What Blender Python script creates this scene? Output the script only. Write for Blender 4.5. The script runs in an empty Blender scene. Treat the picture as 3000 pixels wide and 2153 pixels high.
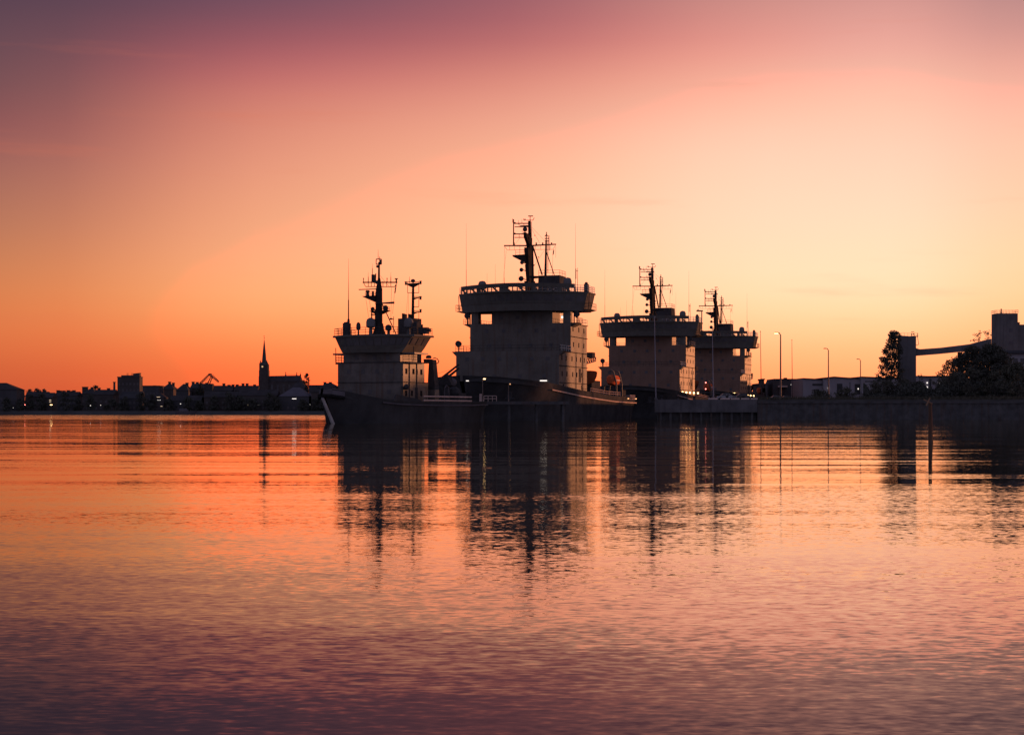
import bpy, math, random
import numpy as np
from math import sin, cos, tan, pi, radians, sqrt, atan2

random.seed(7)
SC = bpy.context.scene
COL = SC.collection

# ------------------------------------------------------------------ camera
F = 5042.0            # focal length in photograph pixels (3000 wide)
U0, VH = 1500.0, 1205.0
CAMZ = 1.74
cam_d = bpy.data.cameras.new("camera")
cam = bpy.data.objects.new("camera", cam_d)
COL.objects.link(cam)
cam.location = (0, 0, CAMZ)
cam.rotation_euler = (radians(90), 0, 0)
cam_d.sensor_width = 36.0
cam_d.lens = F / 3000.0 * 36.0
cam_d.shift_y = (VH - 1076.5) / 3000.0
cam_d.clip_start = 0.5
cam_d.clip_end = 20000
SC.camera = cam

# ------------------------------------------------------------------ sky, sun, exposure
SUN_AZ, SUN_EL = 45.0, 1.8     # degrees right of the view axis, above the horizon
SUN_STRENGTH = 5.0
SUN_COLOR = (1.0, 0.37, 0.15)

def lin(c):
    return tuple(((x / 255.0) / 12.92 if x / 255.0 <= 0.04045 else ((x / 255.0 + 0.055) / 1.055) ** 2.4) for x in c)

W = bpy.data.worlds.new("World")
SC.world = W
W.use_nodes = True
nt = W.node_tree
nt.nodes.clear()
def wn(t, **k):
    n = nt.nodes.new(t)
    for a, b in k.items():
        setattr(n, a, b)
    return n
def wmath(op, a, b=None, clamp=False):
    n = wn('ShaderNodeMath', operation=op)
    n.use_clamp = clamp
    for i, v in enumerate((a, b)):
        if v is None: continue
        if isinstance(v, (int, float)): n.inputs[i].default_value = v
        else: nt.links.new(v, n.inputs[i])
    return n.outputs[0]
tc = wn('ShaderNodeTexCoord')
sp = wn('ShaderNodeSeparateXYZ')
nt.links.new(tc.outputs['Generated'], sp.inputs[0])
X, Y, Z = sp.outputs
rr = wmath('SQRT', wmath('ADD', wmath('MULTIPLY', X, X), wmath('MULTIPLY', Y, Y)))
el = wmath('DIVIDE', Z, wmath('MAXIMUM', rr, 1e-4))      # tangent of the elevation
az = wmath('ARCTAN2', X, Y)
EMAX = 0.7
tt = wmath('DIVIDE', el, EMAX, clamp=True)
def ee(v): return (VH - v) / F
# colour of the evening sky by elevation, for seven compass directions
COLS = [
 (-1.25, [(0, (128, 124, 148)), (.15, (130, 126, 152)), (.4, (126, 126, 155)), (.7, (116, 120, 154))]),
 (-.289, [(0, (202, 84, 52)), (ee(1105), (212, 95, 56)), (ee(1040), (222, 110, 64)), (ee(990), (228, 120, 70)), (ee(880), (223, 131, 80)), (ee(830), (214, 131, 86)), (ee(762), (204, 128, 89)), (ee(685), (190, 122, 93)),
          (ee(533), (168, 107, 94)), (ee(411), (150, 90, 89)), (ee(305), (127, 83, 86)), (ee(152), (106, 74, 84)), (ee(0), (85, 64, 80)), (.4, (72, 64, 90)), (.7, (112, 112, 140))]),
 (-.148, [(0, (250, 104, 56)), (ee(1100), (252, 118, 64)), (ee(1010), (255, 143, 82)), (ee(940), (255, 164, 102)), (ee(870), (255, 175, 117)), (ee(790), (253, 174, 124)), (ee(710), (247, 170, 127)), (ee(609), (240, 162, 125)), (ee(490), (230, 151, 123)),
          (ee(305), (209, 127, 112)), (ee(228), (190, 106, 106)), (ee(114), (149, 86, 96)), (ee(0), (113, 78, 94)), (.4, (80, 66, 92)), (.7, (112, 112, 140))]),
 (0.0,   [(0, (252, 130, 72)), (ee(1070), (255, 150, 86)), (ee(970), (255, 172, 106)), (ee(890), (255, 190, 132)), (ee(810), (255, 197, 146)), (ee(700), (255, 198, 154)), (ee(609), (255, 193, 154)), (ee(457), (250, 180, 147)), (ee(343), (239, 164, 140)),
          (ee(228), (221, 139, 124)), (ee(114), (185, 106, 108)), (ee(0), (158, 97, 105)), (.4, (90, 68, 94)), (.7, (112, 112, 140))]),
 (.148,  [(0, (255, 150, 90)), (ee(1066), (255, 180, 115)), (ee(1000), (255, 200, 138)), (ee(960), (255, 210, 152)), (ee(900), (255, 222, 170)), (ee(830), (255, 228, 184)), (ee(762), (255, 226, 186)), (ee(640), (255, 221, 188)), (ee(571), (255, 218, 186)), (ee(430), (255, 209, 181)),
          (ee(305), (253, 191, 164)), (ee(190), (243, 168, 150)), (ee(114), (228, 151, 140)), (ee(0), (206, 144, 136)), (.3, (136, 88, 104)), (.4, (96, 68, 92)), (.7, (112, 110, 140))]),
 (.215,  [(0, (255, 155, 95)), (ee(1066), (255, 184, 119)), (ee(990), (255, 206, 144)), (ee(920), (255, 222, 168)), (ee(838), (255, 230, 187)), (ee(762), (255, 228, 188)), (ee(640), (255, 223, 190)), (ee(457), (255, 212, 184)), (ee(305), (254, 197, 170)),
          (ee(152), (238, 168, 155)), (ee(0), (210, 149, 142)), (.3, (138, 92, 106)), (.4, (98, 70, 94)), (.7, (112, 110, 140))]),
 (.289,  [(0, (255, 152, 90)), (ee(1066), (255, 180, 114)), (ee(950), (255, 202, 140)), (ee(870), (255, 215, 161)), (ee(762), (255, 217, 170)), (ee(660), (255, 213, 174)), (ee(457), (255, 201, 171)), (ee(400), (255, 195, 168)), (ee(305), (249, 182, 160)),
          (ee(228), (236, 168, 152)), (ee(114), (205, 147, 141)), (ee(0), (184, 137, 135)), (.3, (130, 90, 104)), (.4, (96, 70, 94)), (.7, (112, 110, 140))]),
 (.85,   [(0, (255, 170, 90)), (.05, (255, 205, 130)), (.15, (255, 205, 160)), (.25, (225, 165, 150)), (.4, (140, 110, 120)), (.7, (80, 70, 96))]),
 (1.9,   [(0, (128, 124, 148)), (.15, (130, 126, 152)), (.4, (126, 126, 155)), (.7, (116, 120, 154))]),
]
def smooth_table(cols):
    g = np.linspace(0, EMAX, 281)
    tab = []
    for a, st in cols:
        st = sorted(st); xs = [t for t, c in st]; ys = np.array([lin(c) for t, c in st])
        v = np.stack([np.interp(g, xs, ys[:, k]) for k in range(3)], 1)
        r = 7; ker = np.exp(-.5 * (np.arange(-r, r + 1) / 3.0) ** 2); ker /= ker.sum()
        p = np.pad(v, ((r, r), (0, 0)), mode='edge'); p[:r] = 2 * v[0] - v[1:r + 1][::-1]
        v = np.stack([np.convolve(p[:, k], ker, mode='valid') for k in range(3)], 1)
        tab.append(np.clip(v, .001, 1))
    A = [c[0] for c in cols]; tab = np.array(tab)
    m = np.zeros_like(tab)                      # slopes for a monotone cubic across the compass
    d = [(tab[i + 1] - tab[i]) / (A[i + 1] - A[i]) for i in range(len(A) - 1)]
    for i in range(1, len(A) - 1):
        s_ = np.sign(d[i - 1]) * np.sign(d[i]) > 0
        w1, w2 = 2 * (A[i + 1] - A[i]) + (A[i] - A[i - 1]), (A[i + 1] - A[i]) + 2 * (A[i] - A[i - 1])
        den = w1 / np.where(s_, d[i - 1], 1) + w2 / np.where(s_, d[i], 1)
        m[i] = np.where(s_, (w1 + w2) / den, 0)
    idx = [int(round(x)) for x in np.concatenate([np.linspace(0, 100, 23), np.linspace(120, 280, 7)])]
    out = []
    for i in range(len(A) - 1):
        h = A[i + 1] - A[i]; n = 4
        for k in range(n + (i == len(A) - 2)):
            t = k / n
            v = (2*t**3 - 3*t**2 + 1) * tab[i] + (t**3 - 2*t**2 + t) * h * m[i] + (-2*t**3 + 3*t**2) * tab[i + 1] + (t**3 - t**2) * h * m[i + 1]
            out.append((A[i] + h * t, [(g[j], v[j]) for j in idx]))
    return out
COLS = smooth_table(COLS)
prev = None
for i, (a, stops) in enumerate(COLS):
    rmp = wn('ShaderNodeValToRGB')
    cr = rmp.color_ramp
    cr.interpolation = 'LINEAR'
    while len(cr.elements) < len(stops): cr.elements.new(0.5)
    for e_, (t_, c_) in zip(cr.elements, stops):
        e_.position = min(1.0, t_ / EMAX)
    for e_, (t_, c_) in zip(cr.elements, stops):
        e_.color = (*[float(q_) for q_ in c_], 1)
    nt.links.new(tt, rmp.inputs[0])
    if prev is None:
        prev = rmp.outputs[0]
    else:
        a0 = COLS[i - 1][0]
        f_ = wmath('DIVIDE', wmath('SUBTRACT', az, a0), a - a0, clamp=True)
        mx = wn('ShaderNodeMix', data_type='RGBA')
        nt.links.new(f_, mx.inputs['Factor'])
        nt.links.new(prev, mx.inputs['A'])
        nt.links.new(rmp.outputs[0], mx.inputs['B'])
        prev = mx.outputs['Result']
# thin streaks of cirrus
cv = wn('ShaderNodeCombineXYZ')
nt.links.new(wmath('ADD', wmath('MULTIPLY', az, 5.0), wmath('MULTIPLY', el, 6.0)), cv.inputs[0])
nt.links.new(wmath('MULTIPLY', el, 46.0), cv.inputs[1])
cn = wn('ShaderNodeTexNoise')
cn.inputs['Scale'].default_value = 1.0
cn.inputs['Detail'].default_value = 5.0
cn.inputs['Roughness'].default_value = 0.55
nt.links.new(cv.outputs[0], cn.inputs['Vector'])
cm = wn('ShaderNodeMapRange', interpolation_type='SMOOTHSTEP')
for k_, v_ in (('From Min', .56), ('From Max', .8), ('To Min', 0.0), ('To Max', .22)): cm.inputs[k_].default_value = v_
nt.links.new(cn.outputs['Fac'], cm.inputs['Value'])
cmx = wn('ShaderNodeMix', data_type='RGBA')
nt.links.new(cm.outputs[0], cmx.inputs['Factor'])
nt.links.new(prev, cmx.inputs['A'])
cmx.inputs['B'].default_value = (*lin((222, 118, 88)), 1)
# the red end of the glow is brighter than a picture can show
sc_ = wn('ShaderNodeSeparateColor'); nt.links.new(cmx.outputs['Result'], sc_.inputs[0])
rb_ = wn('ShaderNodeMapRange', interpolation_type='SMOOTHSTEP')
for k_, v_ in (('From Min', .90), ('From Max', 1.0), ('To Min', 1.0), ('To Max', 1.55)): rb_.inputs[k_].default_value = v_
nt.links.new(sc_.outputs[0], rb_.inputs['Value'])
cc_ = wn('ShaderNodeCombineColor')
nt.links.new(wmath('MULTIPLY', sc_.outputs[0], rb_.outputs[0]), cc_.inputs[0])
nt.links.new(sc_.outputs[1], cc_.inputs[1]); nt.links.new(sc_.outputs[2], cc_.inputs[2])
# a weak physical twilight sky underneath
sky = wn('ShaderNodeTexSky', sky_type='NISHITA')
sky.sun_disc = False
sky.sun_elevation = radians(SUN_EL)
sky.sun_rotation = radians(SUN_AZ)
smx = wn('ShaderNodeMix', data_type='RGBA', blend_type='ADD')
smx.inputs['Factor'].default_value = 0.0015
nt.links.new(cc_.outputs[0], smx.inputs['A'])
nt.links.new(sky.outputs[0], smx.inputs['B'])
bg = wn('ShaderNodeBackground')
bg.inputs['Strength'].default_value = 1.0
nt.links.new(smx.outputs['Result'], bg.inputs['Color'])
wo = wn('ShaderNodeOutputWorld')
nt.links.new(bg.outputs[0], wo.inputs[0])

sun_d = bpy.data.lights.new("sun", 'SUN')
sun_d.energy = SUN_STRENGTH
sun_d.color = SUN_COLOR
sun_d.angle = radians(1.0)
sun = bpy.data.objects.new("sun", sun_d)
COL.objects.link(sun)
sun.rotation_euler = (radians(90 - SUN_EL), 0, radians(180 - SUN_AZ) )
SC.view_settings.view_transform = 'Standard'
SC.view_settings.look = 'None'
SC.view_settings.exposure = 0.0
SC.view_settings.gamma = 1.0
SC.cycles.use_denoising = True
SC.cycles.max_bounces = 6
SC.cycles.sample_clamp_indirect = 4.0

# ------------------------------------------------------------------ materials
def mat(name, color, rough=0.6, var=0.35, scale=0.6, metallic=0.0, streak=0.0, spec=0.025, stretch=None, streak_col=None):
    m = bpy.data.materials.new(name)
    m.use_nodes = True
    t = m.node_tree
    b = t.nodes['Principled BSDF']
    g = t.nodes.new('ShaderNodeTexCoord')
    mp = t.nodes.new('ShaderNodeMapping')
    if stretch: mp.inputs['Scale'].default_value = stretch
    t.links.new(g.outputs['Object'], mp.inputs[0])
    n = t.nodes.new('ShaderNodeTexNoise')
    n.inputs['Scale'].default_value = scale
    n.inputs['Detail'].default_value = 6
    n.inputs['Roughness'].default_value = .62
    t.links.new(mp.outputs[0], n.inputs['Vector'])
    r = t.nodes.new('ShaderNodeValToRGB')
    r.color_ramp.elements[0].position = .3
    r.color_ramp.elements[1].position = .7
    r.color_ramp.elements[0].color = (*[c * (1 - var) for c in color], 1)
    r.color_ramp.elements[1].color = (*[min(.95, c * (1 + var * .5)) for c in color], 1)
    t.links.new(n.outputs['Fac'], r.inputs[0])
    out = r.outputs[0]
    if streak:
        mp2 = t.nodes.new('ShaderNodeMapping')
        mp2.inputs['Scale'].default_value = (1.6, 1.6, .12)
        t.links.new(g.outputs['Object'], mp2.inputs[0])
        n2 = t.nodes.new('ShaderNodeTexNoise')
        n2.inputs['Scale'].default_value = 1.0
        n2.inputs['Detail'].default_value = 5
        t.links.new(mp2.outputs[0], n2.inputs['Vector'])
        mr = t.nodes.new('ShaderNodeMapRange')
        mr.inputs['From Min'].default_value = .5
        mr.inputs['From Max'].default_value = .72
        mr.inputs['To Max'].default_value = streak
        t.links.new(n2.outputs['Fac'], mr.inputs['Value'])
        mx = t.nodes.new('ShaderNodeMix'); mx.data_type = 'RGBA'
        t.links.new(mr.outputs[0], mx.inputs['Factor'])
        t.links.new(out, mx.inputs['A'])
        mx.inputs['B'].default_value = (*(streak_col or (.10, .05, .03)), 1)
        out = mx.outputs['Result']
    t.links.new(out, b.inputs['Base Color'])
    b.inputs['Roughness'].default_value = max(rough, .7) if spec < .1 else rough
    b.inputs['Metallic'].default_value = metallic
    b.inputs['Specular IOR Level'].default_value = spec if spec >= .1 else 0.0
    return m

def emit(name, color, strength):
    m = bpy.data.materials.new(name)
    m.use_nodes = True
    b = m.node_tree.nodes['Principled BSDF']
    b.inputs['Base Color'].default_value = (*color, 1)
    b.inputs['Emission Color'].default_value = (*color, 1)
    b.inputs['Emission Strength'].default_value = strength
    return m

M = dict(
    hull=mat('hull_paint_black', (.060, .060, .062), .85, .4, .25, streak=.2, streak_col=(.04, .026, .02), spec=.03),
    boat_red=mat('boat_maroon', (.035, .02, .02), .7, .3, .5, spec=.05),
    hull_red=mat('hull_boot_red', (.10, .03, .025), .6, .4, .4),
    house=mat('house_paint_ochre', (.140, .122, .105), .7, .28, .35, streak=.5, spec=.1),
    house_sunlit=mat('house_paint_sunlit', (.205, .120, .085), .7, .18, .35, streak=.25, spec=.24),  # lighter copy of the house paint, sunlit flanks put into its colour
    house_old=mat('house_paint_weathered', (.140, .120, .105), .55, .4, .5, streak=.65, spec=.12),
    bridge=mat('bridge_paint_ochre', (.130, .120, .105), .65, .2, .4, streak=.3, spec=.06),
    white=mat('white_paint', (.55, .52, .50), .45, .2, .7, streak=.2),
    mastp=mat('mast_paint', (.040, .034, .032), .5, .3, .8),
    steel=mat('dark_steel', (.060, .058, .060), .8, .4, 1.0),
    grey=mat('grey_paint', (.12, .11, .12), .5, .3, .8),
    glass=mat('window_glass', (.115, .105, .105), .4, .3, .5, spec=.08),
    orange=mat('lifeboat_orange', (.50, .12, .05), .4, .2, 1.0),
    glass_side=mat('cabin_window_dark', (.02, .018, .02), .7, .3, .5, spec=.0),
    dome=mat('radome_white', (.15, .145, .145), .45, .12, .9),
    cord=mat('rope_wire', (.06, .055, .05), .7, .2, 2.0),
    deck=mat('deck_green', (.07, .08, .07), .7, .35, .5),
    concrete=mat('concrete_wall', (.135, .125, .125), .85, .35, .35, streak=.4, streak_col=(.04, .035, .035)),
    pile=mat('steel_piling', (.10, .096, .095), .75, .4, .6, streak=.4),
    apron=mat('quay_apron', (.09, .085, .08), .9, .35, .25),
    land=mat('town_ground', (.08, .078, .076), .95, .3, .05),
    kerb=mat('kerb_timber_sunlit', (.55, .40, .34), .7, .25, .8),  # low sun catching beams and rails is put into this pale pink
    wood=mat('weathered_wood', (.13, .08, .055), .8, .45, 3.0, stretch=(1, 1, .15)),
    board=mat('bleached_board', (.30, .18, .11), .8, .35, 3.0),
    bark=mat('tree_bark', (.07, .06, .055), .9, .4, 2.0),
    leaf=mat('leaf_green', (.085, .085, .070), .75, .5, .8),
    leaf2=mat('leaf_olive', (.10, .095, .07), .75, .5, .9),
    grass=mat('grass_dry', (.10, .09, .065), .95, .5, 1.2),
    plaster=mat('plaster_grey', (.080, .076, .08), .85, .3, .08),
    plaster2=mat('plaster_warm', (.085, .075, .072), .85, .3, .08),
    brick=mat('brick_dark', (.085, .07, .066), .9, .3, .2),
    roofm=mat('roof_metal', (.060, .058, .062), .5, .3, .12),
    roofp=mat('roof_pale', (.11, .10, .115), .5, .25, .2),
    roofd=mat('roof_dark', (.055, .05, .052), .8, .3, .2),
    shed=mat('warehouse_cladding', (.29, .265, .28), .6, .22, .08, stretch=(3, 1, .4)),
    silo=mat('silo_concrete', (.145, .137, .138), .9, .3, .2, streak=.35, streak_col=(.05, .04, .04)),
    carp=mat('car_paint_dark', (.05, .05, .06), .25, .1, .5, spec=.6),
    cars=mat('car_paint_silver', (.28, .28, .30), .25, .1, .5, metallic=.6, spec=.6),
    tyre=mat('tyre_rubber', (.02, .02, .02), .8, .2, 2),
    polew=mat('flagpole_white', (.30, .28, .31), .4, .12, 1.0),
    poleb=mat('lamp_post_steel', (.20, .15, .13), .45, .2, 1.0, metallic=.3),
    copper=mat('copper_roof', (.085, .085, .08), .6, .3, .3),
    e_warm=emit('lamp_glow_warm', (1.0, .62, .25), 6.0),
    e_white=emit('lamp_glow_white', (1.0, .90, .80), 1.3),
    e_red=emit('lamp_glow_red', (1.0, .22, .18), 6.0),
    e_win=emit('lit_window', (1.0, .74, .46), .65),
    e_dim=emit('lamp_glow_dim', (1.0, .50, .22), 1.2),
    e_clock=emit('clock_face_glow', (1.0, .62, .30), .6),
)

# water: calm harbour with low ripples of several lengths
def water_material():
    m = bpy.data.materials.new('harbour_water')
    m.use_nodes = True
    t = m.node_tree
    t.nodes.remove(t.nodes['Principled BSDF'])
    geo = t.nodes.new('ShaderNodeNewGeometry')
    def mth(op, a, b_=None, clamp=False):
        n = t.nodes.new('ShaderNodeMath'); n.operation = op; n.use_clamp = clamp
        for i, v in enumerate((a, b_)):
            if v is None: continue
            if isinstance(v, (int, float)): n.inputs[i].default_value = v
            else: t.links.new(v, n.inputs[i])
        return n.outputs[0]
    def noise(scale, rot, detail, rough=.5, dist=0.0, loc=(0, 0, 0)):
        mp = t.nodes.new('ShaderNodeMapping')
        mp.vector_type = 'POINT'
        mp.inputs['Location'].default_value = loc
        mp.inputs['Rotation'].default_value = (0, 0, rot)
        mp.inputs['Scale'].default_value = scale
        t.links.new(geo.outputs['Position'], mp.inputs[0])
        n = t.nodes.new('ShaderNodeTexNoise')
        n.inputs['Scale'].default_value = 1.0
        n.inputs['Detail'].default_value = detail
        n.inputs['Roughness'].default_value = rough
        n.inputs['Distortion'].default_value = dist
        t.links.new(mp.outputs[0], n.inputs['Vector'])
        s = t.nodes.new('ShaderNodeSeparateColor')
        t.links.new(n.outputs['Color'], s.inputs[0])
        return mth('SUBTRACT', s.outputs[0], .5), mth('SUBTRACT', s.outputs[1], .5), mth('SUBTRACT', s.outputs[2], .5)
    spx = t.nodes.new('ShaderNodeSeparateXYZ')
    t.links.new(geo.outputs['Position'], spx.inputs[0])
    def ramp(v, a, b_, lo, hi):
        n = t.nodes.new('ShaderNodeMapRange'); n.interpolation_type = 'SMOOTHSTEP'
        n.inputs['From Min'].default_value = a; n.inputs['From Max'].default_value = b_
        n.inputs['To Min'].default_value = lo; n.inputs['To Max'].default_value = hi
        t.links.new(v, n.inputs['Value'])
        return n.outputs[0]
    # wind patches: where the breeze ruffles the surface more
    pa, pb, pc = noise((.02, .05, 1), .1, 3)
    patch = ramp(pa, -.12, .14, .35, 1.25)
    # far band beyond the ships is ruffled by the open wind
    edge = mth('ADD', spx.outputs[1], mth('MULTIPLY', pb, 160.0))
    far = ramp(edge, 330.0, 430.0, 0.0, 1.0)
    near = ramp(spx.outputs[1], 13.0, 50.0, 1.35, .40)
    wind = mth('MULTIPLY', patch, near)
    A = noise((.05, .40, 1), .05, 2, .5)              # long low undulations
    B = noise((.30, 1.7, 1), -.05, 2, .5)              # ripples
    B2 = noise((8.0, 14.0, 1), .18, 2, .55, .15, (3, 1, 0))
    C = noise((5.0, 15.0, 1), .40, 1, .5, .1)          # capillary trains
    ca, cb, cc = noise((.10, .22, 1), .2, 2, loc=(31, 7, 0))
    cpatch = ramp(ca, -.08, .16, 0.15, 1.0)
    D = noise((.5, .8, 1), .0, 3, .6, loc=(5, 11, 0)) # far chop
    # slopes tilted to the viewer: darkening of the near water is put into them
    lean = mth('ADD', ramp(spx.outputs[1], 8.5, 25.0, .026, .0012), mth('MULTIPLY', far, .012))
    sy = mth('ADD', mth('MULTIPLY', A[1], .044), mth('ADD', mth('MULTIPLY', B[1], .026), mth('MULTIPLY', mth('MULTIPLY', B2[1], .15), wind)))
    sy = mth('ADD', sy, mth('MULTIPLY', mth('MULTIPLY', C[1], .05), cpatch))
    sy = mth('ADD', sy, mth('MULTIPLY', mth('MULTIPLY', D[1], .35), far))
    sy = mth('SUBTRACT', sy, lean)
    sx = mth('ADD', mth('MULTIPLY', A[0], .006), mth('ADD', mth('MULTIPLY', B[0], .010), mth('MULTIPLY', mth('MULTIPLY', B2[0], .055), wind)))
    sx = mth('ADD', sx, mth('MULTIPLY', mth('MULTIPLY', C[0], .05), cpatch))
    sx = mth('ADD', sx, mth('MULTIPLY', mth('MULTIPLY', D[0], .05), far))
    cx = t.nodes.new('ShaderNodeCombineXYZ')
    t.links.new(sx, cx.inputs[0]); t.links.new(sy, cx.inputs[1]); cx.inputs[2].default_value = 1.0
    nv = t.nodes.new('ShaderNodeVectorMath'); nv.operation = 'NORMALIZE'
    t.links.new(cx.outputs[0], nv.inputs[0])
    gl = t.nodes.new('ShaderNodeBsdfGlossy'); gl.inputs['Roughness'].default_value = .02; gl.inputs['Color'].default_value = (1, .955, .86, 1)
    df = t.nodes.new('ShaderNodeBsdfDiffuse'); df.inputs['Color'].default_value = (.028, .027, .032, 1)
    fr = t.nodes.new('ShaderNodeFresnel'); fr.inputs['IOR'].default_value = 1.333
    mx = t.nodes.new('ShaderNodeMixShader')
    t.links.new(nv.outputs[0], gl.inputs['Normal']); t.links.new(nv.outputs[0], fr.inputs['Normal'])
    t.links.new(fr.outputs[0], mx.inputs[0]); t.links.new(df.outputs[0], mx.inputs[1]); t.links.new(gl.outputs[0], mx.inputs[2])
    t.links.new(mx.outputs[0], t.nodes['Material Output'].inputs['Surface'])
    return m
M['water'] = water_material()

# ------------------------------------------------------------------ mesh helpers
class MB:
    def __init__(s): s.v = []; s.f = []
    def add(s, vs, fs):
        o = len(s.v); s.v += [tuple(p) for p in vs]; s.f += [tuple(i + o for i in f) for f in fs]; return s
    def box(s, x0, x1, y0, y1, z0, z1):
        return s.add([(x0, y0, z0), (x1, y0, z0), (x1, y1, z0), (x0, y1, z0), (x0, y0, z1), (x1, y0, z1), (x1, y1, z1), (x0, y1, z1)],
                     [(0, 3, 2, 1), (4, 5, 6, 7), (0, 1, 5, 4), (1, 2, 6, 5), (2, 3, 7, 6), (3, 0, 4, 7)])
    def hexa(s, b, t):      # two rings of equal length, bottom and top
        n = len(b)
        return s.add(list(b) + list(t), [tuple(range(n - 1, -1, -1)), tuple(range(n, 2 * n))] + [(i, (i + 1) % n, n + (i + 1) % n, n + i) for i in range(n)])
    def prism(s, poly, z0, z1):
        return s.hexa([(x, y, z0) for x, y in poly], [(x, y, z1) for x, y in poly])
    def xprism(s, poly, x0, x1):   # poly in (y,z) swept along x
        return s.hexa([(x0, y, z) for y, z in poly], [(x1, y, z) for y, z in poly])
    def yprism(s, poly, y0, y1):   # poly in (x,z) swept along y
        return s.hexa([(x, y1, z) for x, z in poly], [(x, y0, z) for x, z in poly])
    def tube(s, p, q, r0, r1=None, n=6):
        r1 = r0 if r1 is None else r1
        p = np.array(p, float); q = np.array(q, float); d = q - p; L = np.linalg.norm(d)
        if L < 1e-6: return s
        d /= L
        a = np.cross(d, (0, 0, 1) if abs(d[2]) < .9 else (1, 0, 0)); a /= np.linalg.norm(a); b = np.cross(d, a)
        B = [p + r0 * (cos(2 * pi * i / n) * a + sin(2 * pi * i / n) * b) for i in range(n)]
        T = [q + r1 * (cos(2 * pi * i / n) * a + sin(2 * pi * i / n) * b) for i in range(n)]
        return s.hexa(B, T)
    def path(s, pts, r, n=5):
        for a, b in zip(pts[:-1], pts[1:]): s.tube(a, b, r, r, n)
        return s
    def lathe(s, c, prof, n=14):   # prof: list of (r,z)
        x, y, z0 = c; rings = []; o = len(s.v)
        for r, z in prof: s.v += [(x + r * cos(2 * pi * i / n), y + r * sin(2 * pi * i / n), z0 + z) for i in range(n)]
        for k in range(len(prof) - 1):
            for i in range(n):
                j = (i + 1) % n; s.f.append((o + k * n + i, o + k * n + j, o + (k + 1) * n + j, o + (k + 1) * n + i))
        s.f.append(tuple(o + i for i in range(n - 1, -1, -1))); s.f.append(tuple(o + (len(prof) - 1) * n + i for i in range(n)))
        return s
    def ball(s, c, r, sz=1.0, n=10):
        return s.lathe((c[0], c[1], c[2]), [(max(.02, r * sin(pi * k / 7)), -r * sz * cos(pi * k / 7)) for k in range(8)], n)
    def build(s, name, m, parent=None, loc=None, smooth=False):
        me = bpy.data.meshes.new(name)
        me.from_pydata(s.v, [], s.f); me.update()
        import bmesh
        b = bmesh.new(); b.from_mesh(me); bmesh.ops.recalc_face_normals(b, faces=b.faces[:]); b.to_mesh(me); b.free()
        if smooth or name in ('hull', 'lifeboat', 'radome', 'workboat', 'main_mast', 'signal_mast', 'post', 'pole', 'whip_antenna'):
            me.polygons.foreach_set('use_smooth', [True] * len(me.polygons)); me.set_sharp_from_angle(angle=radians(38))
        me.materials.append(M[m] if isinstance(m, str) else m)
        o = bpy.data.objects.new(name, me); COL.objects.link(o)
        if parent: o.parent = parent
        if loc: o.location = loc
        return o

def tag(o, label=None, cat=None, group=None, kind=None):
    if label: o['label'] = label
    if cat: o['category'] = cat
    if group: o['group'] = group
    if kind: o['kind'] = kind
    return o
def thing(name, label, cat, loc=(0, 0, 0), rz=0.0, group=None):
    o = bpy.data.objects.new(name, None); COL.objects.link(o)
    o.location = loc; o.rotation_euler = (0, 0, rz); o.empty_display_size = .3
    return tag(o, label, cat, group)
def dup(root, loc, rz, label, sc=1.0, skip=()):
    r = root.copy(); COL.objects.link(r); r.location = loc; r.rotation_euler = (0, 0, rz); r.scale = (sc, sc, sc)
    r['label'] = label
    for ch in list(root.children):
        if ch.name.split('.')[0] in skip: continue
        c = ch.copy(); COL.objects.link(c); c.parent = r
        for g in list(ch.children):
            d = g.copy(); COL.objects.link(d); d.parent = c
    return r
def wpt(u, v, y):        # photograph pixel at depth y -> world x, z
    return (u - U0) / F * y, CAMZ + (VH - v) / F * y
def wx(u, y): return (u - U0) / F * y
def wz(v, y): return CAMZ + (VH - v) / F * y

def railing(pts, h=1.0, step=1.6, r=.035, rails=2):
    b = MB()
    for p, q in zip(pts[:-1], pts[1:]):
        p = np.array(p, float); q = np.array(q, float)
        n = max(1, int(np.linalg.norm(q - p) / step))
        for i in range(n + 1):
            a = p + (q - p) * i / n
            b.tube(a, a + (0, 0, h), r, r, 4)
        for k in range(1, rails + 1):
            b.tube(p + (0, 0, h * k / rails), q + (0, 0, h * k / rails), r, r, 4)
    return b

# ------------------------------------------------------------------ setting
wb = MB(); wb.add([(-6000, -60, 0), (6000, -60, 0), (6000, 9000, 0), (-6000, 9000, 0)], [(0, 1, 2, 3)])
tag(wb.build('water', 'water'), kind='structure')

# far shore with its low embankment
fs = MB()
fs.hexa([(-900, 976, -1), (95, 976, -1), (300, 1010, -1), (900, 1100, -1), (900, 4000, -1), (-900, 4000, -1)],
        [(-900, 978, 2.0), (95, 978, 2.0), (300, 1012, 2.0), (900, 1102, 2.0), (900, 4000, 2.0), (-900, 4000, 2.0)])
tag(fs.build('shore_ground', 'land'), kind='structure')
hl = MB()      # low rise behind the town
N = 40
ridge = []
for i in range(N + 1):
    x = -1100 + 2400 * i / N
    h = 14 + 5 * sin(i * .7) + 4 * sin(i * 1.9 + 1) + (6 if 12 < i < 20 else 0)
    ridge.append((x, h))
for (x0, h0), (x1, h1) in zip(ridge[:-1], ridge[1:]):
    hl.add([(x0, 1900, 1.5), (x1, 1900, 1.5), (x1, 2050, h1), (x0, 2050, h0), (x1, 2500, h1 * .9), (x0, 2500, h0 * .9)], [(0, 1, 2, 3), (3, 2, 4, 5)])
tag(hl.build('hill', 'leaf', smooth=True), kind='structure')

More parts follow.
